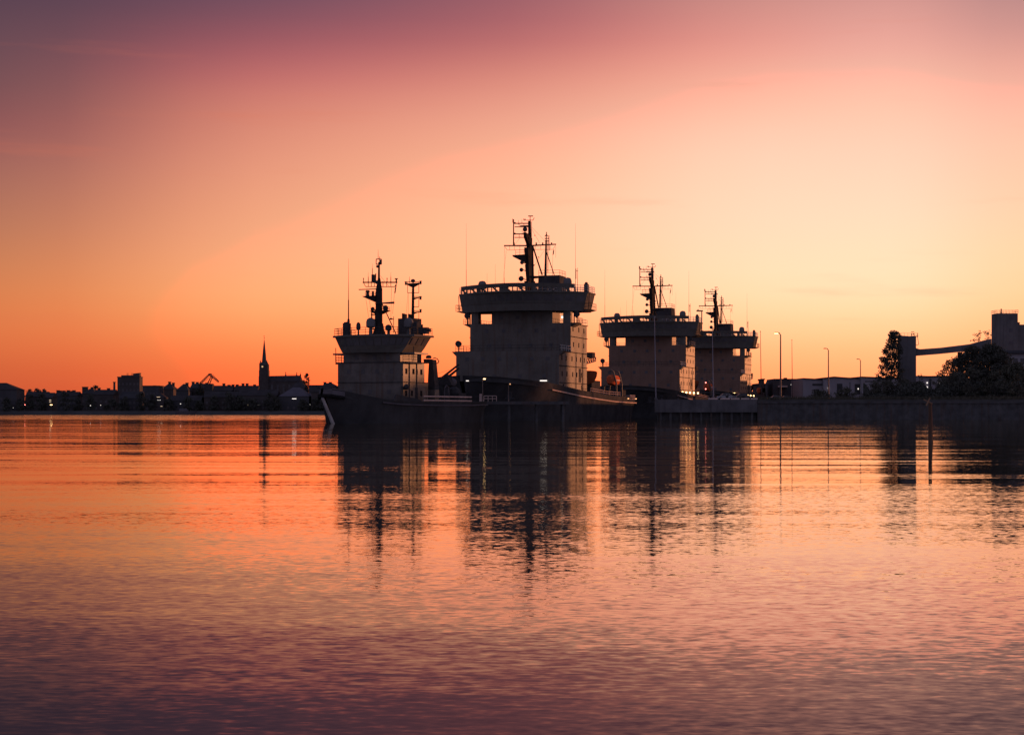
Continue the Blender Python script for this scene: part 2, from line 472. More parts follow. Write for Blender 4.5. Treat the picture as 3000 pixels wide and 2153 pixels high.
# quay: apron of land on the right, concrete cap over recessed piling
QZ = 4.15
QP = [(29.0, 350.0), (300, 350), (900, 352), (900, 1100), (260, 1020), (178, 850)]
qb = MB()
qb.prism([(QP[0][0] + .02, 350.02)] + [(x, y) for x, y in QP[1:]], QZ - .6, QZ)
qb.prism([(30.2, 351.6), (900, 351.6), (900, 1099), (260, 1019), (179, 850)], -1.0, QZ - .6)
tag(qb.build('quay', 'apron'), kind='structure')
qw = thing('quay_wall', 'pale concrete quay wall with dark piles under its cap', 'quay wall', (29, 350, 0))
xe = wx(2218, 350) - 29
MB().box(0, xe, -.25, 0, 1.55, QZ - .02).build('concrete_cap', 'concrete', qw)
pm = MB()
MB().box(.6, xe - .1, 1.0, 1.5, -.8, 1.5).build('back_wall', 'pile', qw)
pl = MB().tube((0, 0, -.8), (0, 0, 1.5), .28, .28, 8)
for i in range(10):
    p = MB().tube((1.2 + i * (xe - 2.2) / 9, .35, -.8), (1.2 + i * (xe - 2.2) / 9, .35, 1.56), .28, .28, 8).build('pile', 'pile', qw)
bk = thing('retaining_wall', 'dark sheet piled bank below the grassy quay edge', 'retaining wall', (29 + xe + .05, 350, 0))
rw = MB()
nn = 150
zz = []
for i in range(nn + 1):
    zz.append((i * 110.0 / nn, -.12 if i % 2 else .12))
for (x0, y0), (x1, y1) in zip(zz[:-1], zz[1:]):
    rw.add([(x0, y0 - .3, -.8), (x1, y1 - .3, -.8), (x1, y1 - .3, 3.4), (x0, y0 - .3, 3.4)], [(0, 1, 2, 3)])
rw.build('sheet_piling', 'pile', bk)
MB().box(0, 110, -.55, -.02, 3.4, 3.75).build('capping_beam', 'pile', bk)

# grass fringe along the quay edge
rg = np.random.RandomState(5)
gb = MB()
for i in range(9000):
    x = rg.uniform(29 + xe - 4, 140); y = 350.4 + abs(rg.normal(0, 5)); h = rg.uniform(.25, .95); a = rg.uniform(0, pi); w = .06
    dx, dy = cos(a) * w, sin(a) * w; lx, ly = rg.normal(0, .15, 2)
    gb.add([(x - dx, y - dy, QZ - .05), (x + dx, y + dy, QZ - .05), (x + lx, y + ly, QZ + h)], [(0, 1, 2)])
tag(gb.build('grass', 'grass'), 'dry grass fringe on the quay edge', None, None, 'stuff')

kl = ['pale kerb beam on the quay edge nearest the tall ship-side flagpole', 'second pale kerb beam along the quay edge from the flagpole',
      'middle one of five pale kerb beams on the quay edge', 'fourth pale kerb beam on the quay edge towards the grass', 'last pale kerb beam before the grassy bank']
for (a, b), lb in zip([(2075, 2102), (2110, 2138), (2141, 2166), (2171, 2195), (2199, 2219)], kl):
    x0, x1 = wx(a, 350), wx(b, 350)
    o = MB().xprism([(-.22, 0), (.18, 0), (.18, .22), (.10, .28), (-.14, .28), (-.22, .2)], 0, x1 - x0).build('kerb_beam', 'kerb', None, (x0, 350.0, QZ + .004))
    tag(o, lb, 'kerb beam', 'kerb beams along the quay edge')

# ------------------------------------------------------------------ ship helpers
class Pose:
    def __init__(s, x, y, psi): s.x, s.y, s.c, s.s, s.psi = x, y, cos(radians(psi)), sin(radians(psi)), radians(psi)
    def P(s, u, v, a):          # photograph pixel on the athwartship plane at a -> local point
        k = (u - U0) / F
        X = (k * (s.y + a * s.c) - s.x - a * s.s) / (s.c + k * s.s) if u else 0.0
        d = s.y - X * s.s + a * s.c
        return (X, a, CAMZ + (VH - v) / F * d)

def loft_hull(stations, zs_rel, deck_drop, stem_rake, rake_span):
    """stations: (a, half breadth at waterline, at deck, deck height)"""
    hull = MB(); rows = []
    a_bow = stations[0][0]
    for (a, bw, bd, zd) in stations:
        ring = []
        for t in zs_rel:
            z = -1.2 + (zd + 1.2) * t
            k = max(0.0, min(1.0, z / zd)) if zd else 0
            bwid = bw + (bd - bw) * (k ** 1.3)
            w = max(0.0, 1 - (a - a_bow) / rake_span)
            aa = a + stem_rake * (1 - max(-.2, z / zd)) * w
            ring.append((bwid, aa, z))
        rows.append(ring)
    n = len(zs_rel); m = len(rows)
    vs = []; fs_ = []
    for side in (1, -1):
        o = len(vs)
        for r in rows: vs += [(side * p[0], p[1], p[2]) for p in r]
        for i in range(m - 1):
            for j in range(n - 1):
                fs_.append((o + i * n + j, o + (i + 1) * n + j, o + (i + 1) * n + j + 1, o + i * n + j + 1))
    # transom
    o2 = m * n
    for j in range(n - 1):
        i = (m - 1) * n
        fs_.append((i + j, o2 + i + j, o2 + i + j + 1, i + j + 1))
    # inner bulwark and deck
    base = len(vs)
    for i, (a, bw, bd, zd) in enumerate(stations):
        for side in (1, -1):
            p = rows[i][-1]
            vs.append((side * max(0, p[0] - .25), p[1] + (.4 if i == 0 else 0), p[2]))
            vs.append((side * max(0, p[0] - .3), p[1] + (.5 if i == 0 else 0), p[2] - deck_drop))
    for i in range(m - 1):
        for k in (0, 1):
            top0 = (0 if k == 0 else o2) + i * n + n - 1; top1 = top0 + n
            in0 = base + i * 4 + k * 2; in1 = base + (i + 1) * 4 + k * 2
            fs_.append((top0, top1, in1, in0)); fs_.append((in0, in1, in1 + 1, in0 + 1))
        fs_.append((base + i * 4 + 1, base + (i + 1) * 4 + 1, base + (i + 1) * 4 + 3, base + i * 4 + 3))
    hull.add(vs, fs_)
    return hull

def win_on_side(parent, s, a, z, w=.55, h=.8):
    return MB().box(s - .05, s + .035, a - w / 2, a + w / 2, z - h / 2, z + h / 2).build('window', 'glass_side', parent)
def win_on_front(parent, s, a, z, w=.6, h=.7):
    return MB().box(s - w / 2, s + w / 2, a - .035, a + .05, z - h / 2, z + h / 2).build('window', 'glass', parent)

def radome(name, c, r, h, stalk, parent, m='dome'):
    x, y, z = c
    b = MB()
    b.lathe((x, y, z), [(r * .25, 0), (r * .25, stalk), (r * .8, stalk + .05), (r, stalk + .15), (r, stalk + h * .55), (r * .92, stalk + h * .75), (r * .65, stalk + h * .93), (.02, stalk + h)], 14)
    return b.build(name, m, parent, smooth=False)

def searchlight(c, parent, r=.55, post=1.2):
    x, y, z = c
    b = MB(); b.tube((x, y, z), (x, y, z + post), .14, .12, 6); b.box(x - .3, x + .3, y - .1, y + .1, z + post - .1, z + post + .05)
    b.tube((x, y - .45, z + post + r), (x, y + .45, z + post + r), r, r * .8, 10)
    return b.build('searchlight', 'steel', parent)

def whip(p, top, parent, r=.05):
    b = MB(); b.tube(p, (p[0], p[1], p[2] + (top - p[2]) * .35), r, r * .8, 5); b.tube((p[0], p[1], p[2] + (top - p[2]) * .35), (p[0], p[1], top), r * .55, .012, 4)
    b.tube(p, (p[0], p[1], p[2] + .5), r * 2, r * 1.6, 6)
    return b.build('whip_antenna', 'steel', parent)

# ------------------------------------------------------------------ the three large icebreakers
PA = Pose(1.6, 345.3, 16.3)
P = PA.P
def make_large():
    root = thing('icebreaker', '', 'ship', (PA.x, PA.y, 0), -PA.psi, 'large icebreakers moored in a row along the quay')
    st = [(-38.5, 0.0, .5, 8.15), (-36.5, 1.2, 4.0, 8.05), (-33.5, 3.0, 6.6, 7.9), (-29, 5.6, 8.8, 7.65), (-24, 8.2, 10.4, 7.35), (-18, 10.4, 11.4, 7.05), (-10, 11.6, 11.9, 6.6), (3, 11.9, 11.9, 6.0),
          (18, 11.9, 11.9, 5.5), (33, 11.8, 11.9, 5.1), (50, 11.2, 11.6, 4.95), (60, 9.6, 10.8, 4.95), (65, 7.5, 9.4, 4.95)]
    hull = loft_hull(st, (0, .2, .4, .62, .82, 1), 1.0, 5.0, 14.0).build('hull', 'hull', root)
    # rubbing strake and pale bulwark cap on the starboard side
    for s_ in (1, -1):
        bc = MB()
        pts = [(s_ * (bd + .02), a, zd - 1.35) for (a, bw, bd, zd) in st[5:]]
        for p, q in zip(pts[:-1], pts[1:]):
            bc.add([(p[0], p[1], p[2]), (q[0], q[1], q[2]), (q[0], q[1], q[2] + .22), (p[0], p[1], p[2] + .22),
                    (p[0] + s_ * .16, p[1], p[2]), (q[0] + s_ * .16, q[1], q[2]), (q[0] + s_ * .16, q[1], q[2] + .22), (p[0] + s_ * .16, p[1], p[2] + .22)],
                   [(0, 1, 5, 4), (3, 2, 6, 7), (4, 5, 6, 7)])
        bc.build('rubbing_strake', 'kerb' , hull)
    for s_ in (1, -1):
        MB().box(s_ * 7.2 - .35, s_ * 7.2 + .35, -32.2, -31.6, 3.8, 5.4).tube((s_ * 7.2 - .9, -31.8, 4.0), (s_ * 7.2 + .9, -31.8, 4.0), .22, .22, 6).build('anchor', 'steel', hull)
    # superstructure: long lower tier and tall upper tower
    HW = 10.5
    sup = MB()
    sup.box(-HW, HW, -9.1, 13.4, 5.0, 13.55)
    sup.box(-HW, HW, 0, 13.4, 13.55, 19.35)
    sup.box(-6.0, 6.7, .2, 6.0, 19.35, 21.75)          # core under the bridge
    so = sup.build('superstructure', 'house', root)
    # deck ledges at each tier
    for z_, pr, y0 in ((7.4, .10, -9.1), (10.7, .16, -9.1), (13.55, .2, -9.1), (16.7, .16, 0), (19.35, .22, 0)):
        MB().box(-HW - pr, HW + pr, y0 + .03, 13.4 + pr, z_ - .12, z_ + .02).build('deck_ledge', 'steel', so)
    # pillars carrying the bridge
    for s_ in (-9.6, 9.6):
        MB().box(s_ - .75, s_ + .75, .3, 2.2, 19.35, 21.75).build('bridge_pillar', 'house', so)
    for s_ in (-10.9, 10.9):
        MB().tube((s_, 1.2, 19.35), (s_, 1.2, 21.75), .14, .14, 6).build('bridge_post', 'steel', so)
    # flank windows
    for z_, al in ((18.2, (1.8, 6.6, 10.8)), (15.1, (2.2, 6.6, 10.8)), (12.2, (-7.0, -3.6, 1.0, 4.6, 8.0, 11.2)), (9.1, (-6.8, -3.0, 1.6, 5.0, 9.0)), (6.6, (-5.8, 9.0))):
        for a_ in al:
            win_on_side(so, HW, a_, z_, .6, .95)
            win_on_side(so, -HW, a_, z_, .6, .95)
    for a_ in (4.2, 9.4):
        MB().box(HW - .02, HW + .09, a_ - .07, a_ + .07, 5.2, 13.4).build('drain_pipe', 'steel', so)
    for a_ in (6.9, 7.9):
        MB().box(HW - .02, HW + .05, a_ - .3, a_ + .3, 7.6, 10.4).build('side_door', 'steel', so)
    # front windows
    for z_, y_, sl in ((20.6, .2, (-4.0, -.6, 2.8)), (17.9, 0, (-7.0, -3.4, 0, 3.4, 7.0)), (15.0, 0, (-6.4, -2.2, 2.2, 6.4)), (12.0, -9.1, (-8.2, -5.0, -1.6, 1.6, 5.0, 8.2)), (8.6, -9.1, (-7.5, -2.6, 2.6, 7.5))):
        for s_ in sl: win_on_front(so, s_, y_, z_, .75, .75)
    # railings of the upper decks
    railing([(HW + .1, -9.1, 13.57), (-HW - .1, -9.1, 13.57), (-HW - .1, -.3, 13.57)], 1.1).build('railing', 'steel', so)
    railing([(HW + .1, -9.1, 13.57), (HW + .1, -.3, 13.57)], 1.1).build('railing', 'white', so)
    railing([(HW + .1, 4.5, 19.37), (HW + .1, 13.3, 19.37), (-HW - .1, 13.3, 19.37), (-HW - .1, 4.5, 19.37)], 1.15).build('railing', 'white', so)
    for s_ in (1, -1):
        MB().hexa([(s_ * HW, .6, 18.6), (s_ * HW, 3.4, 18.6), (s_ * (HW + .1), 3.4, 18.6), (s_ * (HW + .1), .6, 18.6)],
                  [(s_ * HW, .2, 19.4), (s_ * HW, 3.8, 19.4), (s_ * (HW + 1.6), 3.8, 19.4), (s_ * (HW + 1.6), .2, 19.4)]).build('searchlight_platform', 'house', so)
        railing([(s_ * (HW + 1.5), .3, 19.4), (s_ * (HW + 1.5), 3.7, 19.4)], 1.0, 1.0).build('railing', 'steel', so)
        searchlight((s_ * (HW + .95), 1.4, 19.4), root, .62, 1.1)
        MB().hexa([(s_ * HW, -9.0, 12.6), (s_ * HW, -7.4, 12.6), (s_ * (HW + .05), -7.4, 12.6), (s_ * (HW + .05), -9.0, 12.6)],
                  [(s_ * HW, -9.1, 13.5), (s_ * HW, -7.0, 13.5), (s_ * (HW + .9), -7.0, 13.5), (s_ * (HW + .9), -9.1, 13.5)]).build('lookout_ledge', 'house', so)
    searchlight((-HW + .2, -8.0, 13.57), root, .62, .9)
    # bridge: bowed front, flaring upward, wings reaching past the hull sides
    def arc(hw, a_mid, a_tip, n=14):
        return [(hw * (2 * i / n - 1), a_mid + (a_tip - a_mid) * abs(2 * i / n - 1) ** 1.8) for i in range(n + 1)]
    def ring(hw, am, at, back, z):
        return [(x, y, z) for x, y in arc(hw, am, at)] + [(hw, back, z), (-hw, back, z)]
    br = MB()
    br.hexa(ring(12.7, -3.6, 1.7, 8.0, 21.75), ring(12.95, -4.0, 1.8, 8.0, 23.2))
    br.hexa(ring(13.0, -4.1, 1.8, 8.0, 23.202), ring(13.45, -5.2, 2.0, 8.2, 25.3))
    br.hexa(ring(13.6, -5.7, 2.2, 8.4, 25.302), ring(13.6, -5.7, 2.2, 8.4, 25.6))
    bo = br.build('bridge', 'bridge', root)
    # bridge windows set in the flared band
    lo, hi = arc(12.95, -4.33, 1.8, 14), arc(13.2, -4.95, 1.92, 14)
    for i in range(14):
        (x0, y0), (x1, y1), (X0, Y0), (X1, Y1) = lo[i], lo[i + 1], hi[i], hi[i + 1]
        e = .08
        q = [(x0 + (x1 - x0) * e, y0 + (y1 - y0) * e, 23.7), (x0 + (x1 - x0) * (1 - e), y0 + (y1 - y0) * (1 - e), 23.7),
             (X0 + (X1 - X0) * (1 - e), Y0 + (Y1 - Y0) * (1 - e), 24.85), (X0 + (X1 - X0) * e, Y0 + (Y1 - Y0) * e, 24.85)]
        MB().hexa([(a, b - .06, c) for a, b, c in q], [(a, b + .2, c) for a, b, c in q]).build('window', 'glass', bo)
    for s_ in (1, -1):
        MB().hexa([(s_ * 13.0, 2.6, 23.75), (s_ * 13.0, 7.4, 23.75), (s_ * 13.2, 7.4, 24.8), (s_ * 13.2, 2.6, 24.8)],
                  [(s_ * 13.18, 2.6, 23.75), (s_ * 13.18, 7.4, 23.75), (s_ * 13.42, 7.4, 24.8), (s_ * 13.42, 2.6, 24.8)]).build('window', 'glass', bo)
        MB().hexa([(s_ * 12.2, 1.9, 21.72), (s_ * 12.2, 6.5, 21.72), (s_ * 12.9, 6.5, 21.72), (s_ * 12.9, 1.9, 21.72)],
                  [(s_ * 12.2, 1.6, 22.1), (s_ * 12.2, 7.0, 22.1), (s_ * 14.2, 7.0, 22.1), (s_ * 14.2, 1.6, 22.1)]).build('wing_platform', 'bridge', bo)
        railing([(s_ * 13.0, 1.65, 22.1), (s_ * 14.1, 1.65, 22.1), (s_ * 14.1, 6.8, 22.1)], 1.25, .75).build('wing_railing', 'steel', bo)
        MB().tube((s_ * 13.7, 2.4, 25.3), (s_ * 13.6, 2.4, 22.2), .08, .08, 5).build('wing_ladder', 'mastp', bo)
    # wind screen rail round the bridge roof: posts, slanted struts and a deep band
    ac = arc(13.1, -5.3, 2.2, 28)
    wsb = MB()
    for (x0, y0), (x1, y1) in zip(ac[:-1], ac[1:]):
        if x1 > 11.3: continue
        wsb.hexa([(x0, y0 - .08, 26.3), (x1, y1 - .08, 26.3), (x1, y1 + .12, 26.3), (x0, y0 + .12, 26.3)],
                 [(x0, y0 - .3, 27.1), (x1, y1 - .3, 27.1), (x1, y1 + .2, 27.1), (x0, y0 + .2, 27.1)])
    rs = random.Random(3)
    wp = wsb
    for i, (x, y) in enumerate(ac):
        if i > 26: break
        wp.box(x - .09, x + .09, y - .09, y + .09, 25.6, 26.52)
        if i in (5, 11, 12, 18, 23): wp.box(x, x + .8, y - .02, y + .06, 25.6, 26.32)
        if i % 3 == 0:
            x2 = x + .95
            wp.hexa([(x2 - .1, y + .05, 25.6), (x2 + .45, y + .05, 25.6), (x2 + .45, y + .35, 25.6), (x2 - .1, y + .35, 25.6)],
                    [(x - .1, y + .05, 26.5), (x + .25, y + .05, 26.5), (x + .25, y + .35, 26.5), (x - .1, y + .35, 26.5)])
    wp.build('wind_screen', 'bridge', bo)
    railing([(11.2, -.2, 25.6), (13.4, 2.2, 25.6), (13.4, 8.2, 25.6), (-13.4, 8.2, 25.6), (-13.4, 2.2, 25.6)], 1.25, 1.2, .04, 3).build('roof_railing', 'white', bo)
    MB().box(12.6, 13.35, 2.4, 3.6, 25.6, 27.2).lathe((12.95, 3.0, 27.2), [(.35, 0), (.3, .3), (.05, .42)], 8).build('locker', 'steel', bo)
    # radomes
    radome('radome', P(1413, 839, 3.5)[:2] + (25.6,), .85, 1.75, 1.0, root)
    radome('radome', P(1663, 839, 3.5)[:2] + (25.6,), .85, 1.85, 1.2, root)
    # whip antennas
    for (u, v, a, r) in ((1366, 655, 3.0, .06), (1686, 655, 3.0, .06), (1427, 800, 4, .04), (1451, 775, 5, .04), (1478, 812, 5, .10), (1518, 800, 6, .03)):
        p = P(u, v, a); whip((p[0], a, 25.6), p[2], root, r)
    p = P(1692, 785, 3.2)
    MB().tube((p[0], 3.2, 25.6), (p[0], 3.2, p[2]), .06, .04, 5).tube((p[0] - .35, 3.2, p[2] - .6), (p[0] + .1, 3.2, p[2] - .6), .04, .04, 4).tube((p[0] - .3, 3.2, p[2] - 2.2), (p[0] - .3, 3.2, p[2] - .2), .05, .05, 4).build('direction_finder', 'steel', root)
    # main mast
    A = 8.0
    Q = lambda u, v, a=A: P(u, v, a)
    mb = MB()
    b0, m0, t0 = (0, A, 25.6), Q(1555, 722), Q(1551, 648)
    mb.lathe((0, A, 25.6), [(1.25, 0), (1.15, 1.8), (.9, 2.8)], 10)
    mb.tube((0.1, A, 27.5), (m0[0], A, m0[2]), .62, .52, 10)
    mb.tube((m0[0] - .15, A, m0[2]), (t0[0], A, t0[2]), .40, .30, 8)
    # forward casing with its steps
    for (y0, y1, z0, z1) in ((A - 3.6, A - .3, 26.2, 28.2), (A - 3.0, A - .3, 28.2, 31.6), (A - 3.6, A - .3, 31.6, 35.0), (A - 2.8, A - .2, 35.0, 37.2)):
        mb.hexa([(-.35, y0 + .9, z0), (.35, y0 + .9, z0), (.35, y1, z0), (-.35, y1, z0)], [(-.4, y0, z1), (.4, y0, z1), (.4, y1, z1), (-.4, y1, z1)])
    mast = mb.build('main_mast', 'mastp', root)
    # radar arm and horn pods forward of the mast
    MB().hexa([(-.3, A - 4.2, 37.0), (.3, A - 4.2, 37.0), (.3, A - 2.0, 35.6), (-.3, A - 2.0, 35.6)], [(-.3, A - 4.6, 38.0), (.3, A - 4.6, 38.0), (.3, A - 1.2, 37.4), (-.3, A - 1.2, 37.4)]).build('radar_arm', 'mastp', mast)
    q = Q(1538, 697, A - 4.3)
    MB().ball((0, A - 4.3, 38.6), .5).box(-1.0, 1.2, A - 4.5, A - 4.2, 39.15, 39.4).build('radar_scanner', 'steel', mast)
    pf = Q(1509, 751, A - 3)
    MB().hexa([(-2.7, A - 3.6, 33.15), (-.2, A - 3.6, 31.9), (-.2, A - .6, 31.9), (-2.7, A - 2.6, 33.15)], [(-2.9, A - 3.8, 33.5), (-.1, A - 3.8, 33.6), (-.1, A - .4, 33.6), (-2.9, A - 2.4, 33.5)]).build('lookout_platform', 'mastp', mast)
    railing([(-2.2, A - 3.6, 33.55), (-.4, A - 3.6, 33.55)], 1.0, .8).build('platform_railing', 'steel', mast)
    MB().hexa([(.3, A - .2, 28.9), (3.0, A - .2, 29.15), (3.0, A + .4, 29.15), (.3, A + .4, 28.9)], [(.3, A - .2, 29.5), (3.1, A - .2, 29.35), (3.1, A + .4, 29.35), (.3, A + .4, 29.5)]).build('side_platform', 'mastp', mast)
    for z_ in (26.9, 28.7, 30.5, 32.0):
        q_ = MB(); q_.ball((-.9 - .25 * (z_ % 1), A - 3.4, z_), .42 if z_ != 28.7 else .55, 1, 8); q_.tube((-.9, A - 3.4, z_), (-.1, A - 2.6, z_ - .2), .09, .09, 4); q_.build('mast_lamp', 'steel', mast)
    # yard
    y0, y1, yc = Q(1477, 720), Q(1629, 716), Q(1555, 720)
    yb = MB(); yb.tube(y0, yc, .14, .17, 6); yb.tube(yc, y1, .17, .13, 6)
    l0, l1 = Q(1486, 733), Q(1620, 731)
    yb.path([y0, l0, l1, y1], .035, 4)
    for u in (1493, 1507, 1523, 1539, 1568, 1584, 1600, 1612):
        yb.tube(Q(u, 732), Q(u, 718), .03, .03, 4)
    for u in (1506, 1571, 1590, 1616): yb.box(Q(u - 1.6, 0)[0], Q(u + 1.6, 0)[0], A - .12, A + .12, Q(u, 718)[2], Q(u, 711)[2])
    yb.build('yard', 'mastp', mast)
    # antenna frame left of the upper mast
    fb = MB()
    fb.tube(Q(1504.5, 718), Q(1504.5, 643), .15, .12, 5); fb.tube(Q(1502, 653), Q(1502, 641), .06, .06, 4); fb.tube(Q(1502, 651), Q(1504.5, 651), .05, .05, 4)
    for va, vb in ((655, 665), (686, 696)):
        fb.tube(Q(1504, va), Q(1550, va), .12, .12, 5); fb.tube(Q(1508, vb), Q(1550, vb), .09, .09, 5)
        for u in (1521, 1535): fb.tube(Q(u, vb), Q(u, va), .05, .05, 4)
        fb.box(Q(1507, 0)[0], Q(1510, 0)[0], A - .15, A + .15, Q(0, va)[2], Q(0, va - 5)[2])
    for u, v in ((1519, 645), (1529, 642), (1530, 674), (1535, 681)): fb.tube(Q(u, v + 13), Q(u, v), .045, .02, 4)
    fb.build('antenna_frame', 'mastp', mast)
    # ladder
    lb = MB()
    for du in (1554.5, 1557.5): lb.tube(Q(du, 712, A + .6), Q(du, 650, A + .6), .035, .035, 4)
    for i in range(26): lb.tube(Q(1554.5, 650 + i * 2.4, A + .6), Q(1557.5, 650 + i * 2.4, A + .6), .03, .03, 4)
    lb.build('mast_ladder', 'steel', mast)
    # top rack
    tr = MB()
    tr.tube(Q(1553, 648), Q(1553, 634), .09, .07, 5); tr.tube(Q(1547.5, 633.5), Q(1561.5, 633.5), .11, .11, 5)
    tr.path([Q(1533.5, 641), Q(1534.5, 645.5), Q(1562, 645.5), Q(1565, 638)], .06, 4); tr.tube(Q(1538, 645), Q(1538, 641), .1, .1, 4)
    tr.build('top_rack', 'mastp', mast)
    # stay and rigging
    MB().tube(Q(1561, 722, A + .3), (P(1588, 806, A + 12)[0], A + 12, 30.7), .17, .17, 6).build('mast_stay', 'mastp', mast)
    rg_ = MB()
    for (a_, b_) in (((1478, 720), (1477, 836)), ((1483, 735), (1473, 836)), ((1558, 666), (1594, 704)), ((1558, 672), (1582, 714)), ((1628, 722), (1628, 755)), ((1620, 735), (1618, 800)), ((1508, 718), (1545, 667)), ((1594, 735), (1562, 784))):
        rg_.tube(Q(*a_), Q(*b_), .022, .022, 3)
    for (u, v) in ((1567, 690), (1578, 754), (1565, 777)): rg_.box(Q(u - 1, 0)[0], Q(u + 1, 0)[0], A - .1, A + .1, Q(0, v + 2)[2], Q(0, v - 1)[2])
    q = Q(1620, 733)
    rg_.hexa([(q[0] - .1, A, q[2] - 1.0), (q[0] + .12, A, q[2] - .9), (q[0] + .12, A + .1, q[2] - .9), (q[0] - .1, A + .1, q[2] - 1.0)], [(q[0] + .1, A, q[2] + .1), (q[0] + .25, A, q[2] + .1), (q[0] + .25, A + .1, q[2] + .1), (q[0] + .1, A + .1, q[2] + .1)])
    rg_.build('rigging', 'cord', mast)
    # funnel casing, funnel, funnel mast
    fn = MB(); fn.box(-2.4, 2.4, 15.0, 28.0, 5.0, 25.2)
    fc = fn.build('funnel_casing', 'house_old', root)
    for z_, al in ((24.0, (16.5, 19.5, 23)), (20.6, (16.5, 20))):
        for a_ in al: win_on_side(fc, 2.4, a_, z_, .7, 1.2)
    FA = 25.0
    MB().hexa([(-2.5, FA - 2.8, 25.2), (2.5, FA - 2.8, 25.2), (2.5, FA + 3, 25.2), (-2.5, FA + 3, 25.2)], [(-2.35, FA - 2.6, 30.7), (2.3, FA - 2.6, 30.7), (2.3, FA + 2.8, 30.7), (-2.35, FA + 2.8, 30.7)]).build('funnel', 'steel', root)
    railing([(-2.3, FA - 2.6, 30.7), (2.3, FA - 2.6, 30.7), (2.3, FA + 2.7, 30.7)], 1.1, 1.2).build('funnel_railing', 'steel', root)
    R_ = lambda u, v: P(u, v, FA - 1)
    fm = MB(); fm.tube(R_(1598, 807), R_(1600, 706), .28, .19, 8); fm.tube(R_(1600, 706), R_(1601, 680), .12, .10, 5); fm.path([R_(1596, 693), R_(1601, 687), R_(1605, 693)], .08, 4)
    fm.tube(R_(1596, 699), R_(1607, 699), .1, .1, 4); fm.tube(R_(1596, 705), R_(1609, 706), .08, .08, 4); fm.tube(R_(1608, 690), R_(1609, 734), .09, .07, 4)
    fm.tube(R_(1601, 738), R_(1624, 806), .10, .10, 5)
    fmast = fm.build('signal_mast', 'mastp', root)
    lb = MB()
    for du in (1604, 1606): lb.tube(R_(du, 800), R_(du, 706), .03, .03, 4)
    for i in range(20): lb.tube(R_(1604, 710 + i * 4.5), R_(1606, 710 + i * 4.5), .025, .025, 4)
    lb.build('mast_ladder', 'steel', fmast)
    # after deck: house, boat crane with lattice boom, hung workboat, lifeboat in davits, stern frame
    MB().box(-9.0, 8.0, 28.0, 36.0, 4.0, 8.4).build('after_house', 'steel', root)
    cr = MB(); cr.tube((7.2, 16.5, 4.2), (7.2, 16.5, 11.5), .75, .65, 10); cr.box(6.2, 8.2, 15.6, 17.6, 11.5, 13.0)
    crane = cr.build('deck_crane', 'steel', root)
    bm = MB()
    def lattice(b, p, q, h, n, r):
        p = np.array(p, float); q = np.array(q, float); up = np.array((0, 0, h))
        b.tube(p, q, r, r, 4); b.tube(p + up, q + up * .6, r, r, 4)
        for i in range(n):
            t0_, t1_ = i / n, (i + 1) / n
            b.tube(p + (q - p) * t0_, p + (q - p) * t1_ + up * (1 - .4 * t1_), r * .8, r * .8, 4); b.tube(p + (q - p) * t1_, p + (q - p) * t1_ + up * (1 - .4 * t1_), r * .8, r * .8, 4)
    lattice(bm, (7.2, 17.0, 11.0), (8.4, 30.0, 12.6), 1.3, 9, .12)
    bm.build('crane_boom', 'grey', crane)
    MB().box(6.6, 9.0, 24.5, 27.0, 13.2, 14.3).build('crane_winch', 'steel', crane)
    wbt = MB()
    rings_ = []
    for a_, w_, d_ in ((18, .15, .6), (20, 1.4, 1.5), (23, 1.9, 1.9), (27, 1.9, 1.9), (30, 1.6, 1.7)):
        rings_.append([(7.4 + w_ * .85 * x_, a_, 9.0 + d_ * .8 * z_) for x_, z_ in ((-1, .9), (-.9, .2), (-.5, -.7), (0, -1), (.5, -.7), (.9, .2), (1, .9))])
    vs = [p for r_ in rings_ for p in r_]; fs_ = []
    for i in range(4):
        for j in range(6): fs_.append((i * 7 + j, (i + 1) * 7 + j, (i + 1) * 7 + j + 1, i * 7 + j + 1))
        fs_.append((i * 7, i * 7 + 6, (i + 1) * 7 + 6, (i + 1) * 7))
    fs_.append(tuple(range(28, 35)))
    wbt.add(vs, fs_); wbt.build('workboat', 'boat_red', root)
    lbm = MB()
    prof = [(-1, -.1), (-.7, -.85), (0, -1.05), (.7, -.85), (1, -.1), (1.0, .1), (.92, .55), (.62, .92), (0, 1.02), (-.62, .92), (-.92, .55), (-1.0, .1)]
    rr_ = []
    for a_, k_ in ((40.6, .35), (41.4, .8), (42.6, 1.0), (46.0, 1.0), (47.4, .8), (48.2, .3)):
        rr_.append([(9.0 + 1.12 * k_ * x_, a_, 8.7 + 1.15 * (k_ * .5 + .5) * z_) for x_, z_ in prof])
    n_ = len(prof); vs = [p for r_ in rr_ for p in r_]
    fs_ = [tuple(range(n_)), tuple(range(5 * n_, 6 * n_))] + [(i * n_ + j, (i + 1) * n_ + j, (i + 1) * n_ + (j + 1) % n_, i * n_ + (j + 1) % n_) for i in range(5) for j in range(n_)]
    lbm.add(vs, fs_); lbo = lbm.build('lifeboat', 'orange', root)
    MB().box(7.8, 10.2, 42.4, 46.2, 8.55, 8.8).build('fender_band', 'white', lbo)
    for a_ in (41.6, 47.0):
        MB().path([(10.4, a_, 4.2), (10.3, a_, 8.0), (9.6, a_, 10.6), (8.9, a_, 10.9)], .2, 6).tube((7.2, a_, 4.2), (7.6, a_, 7.6), .2, .2, 6).build('davit', 'house', root)
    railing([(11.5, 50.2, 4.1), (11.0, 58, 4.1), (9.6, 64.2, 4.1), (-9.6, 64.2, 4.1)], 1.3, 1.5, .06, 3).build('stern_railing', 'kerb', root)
    MB().box(6.5, 9.5, 52, 55, 4.0, 6.6).build('winch_house', 'steel', root)
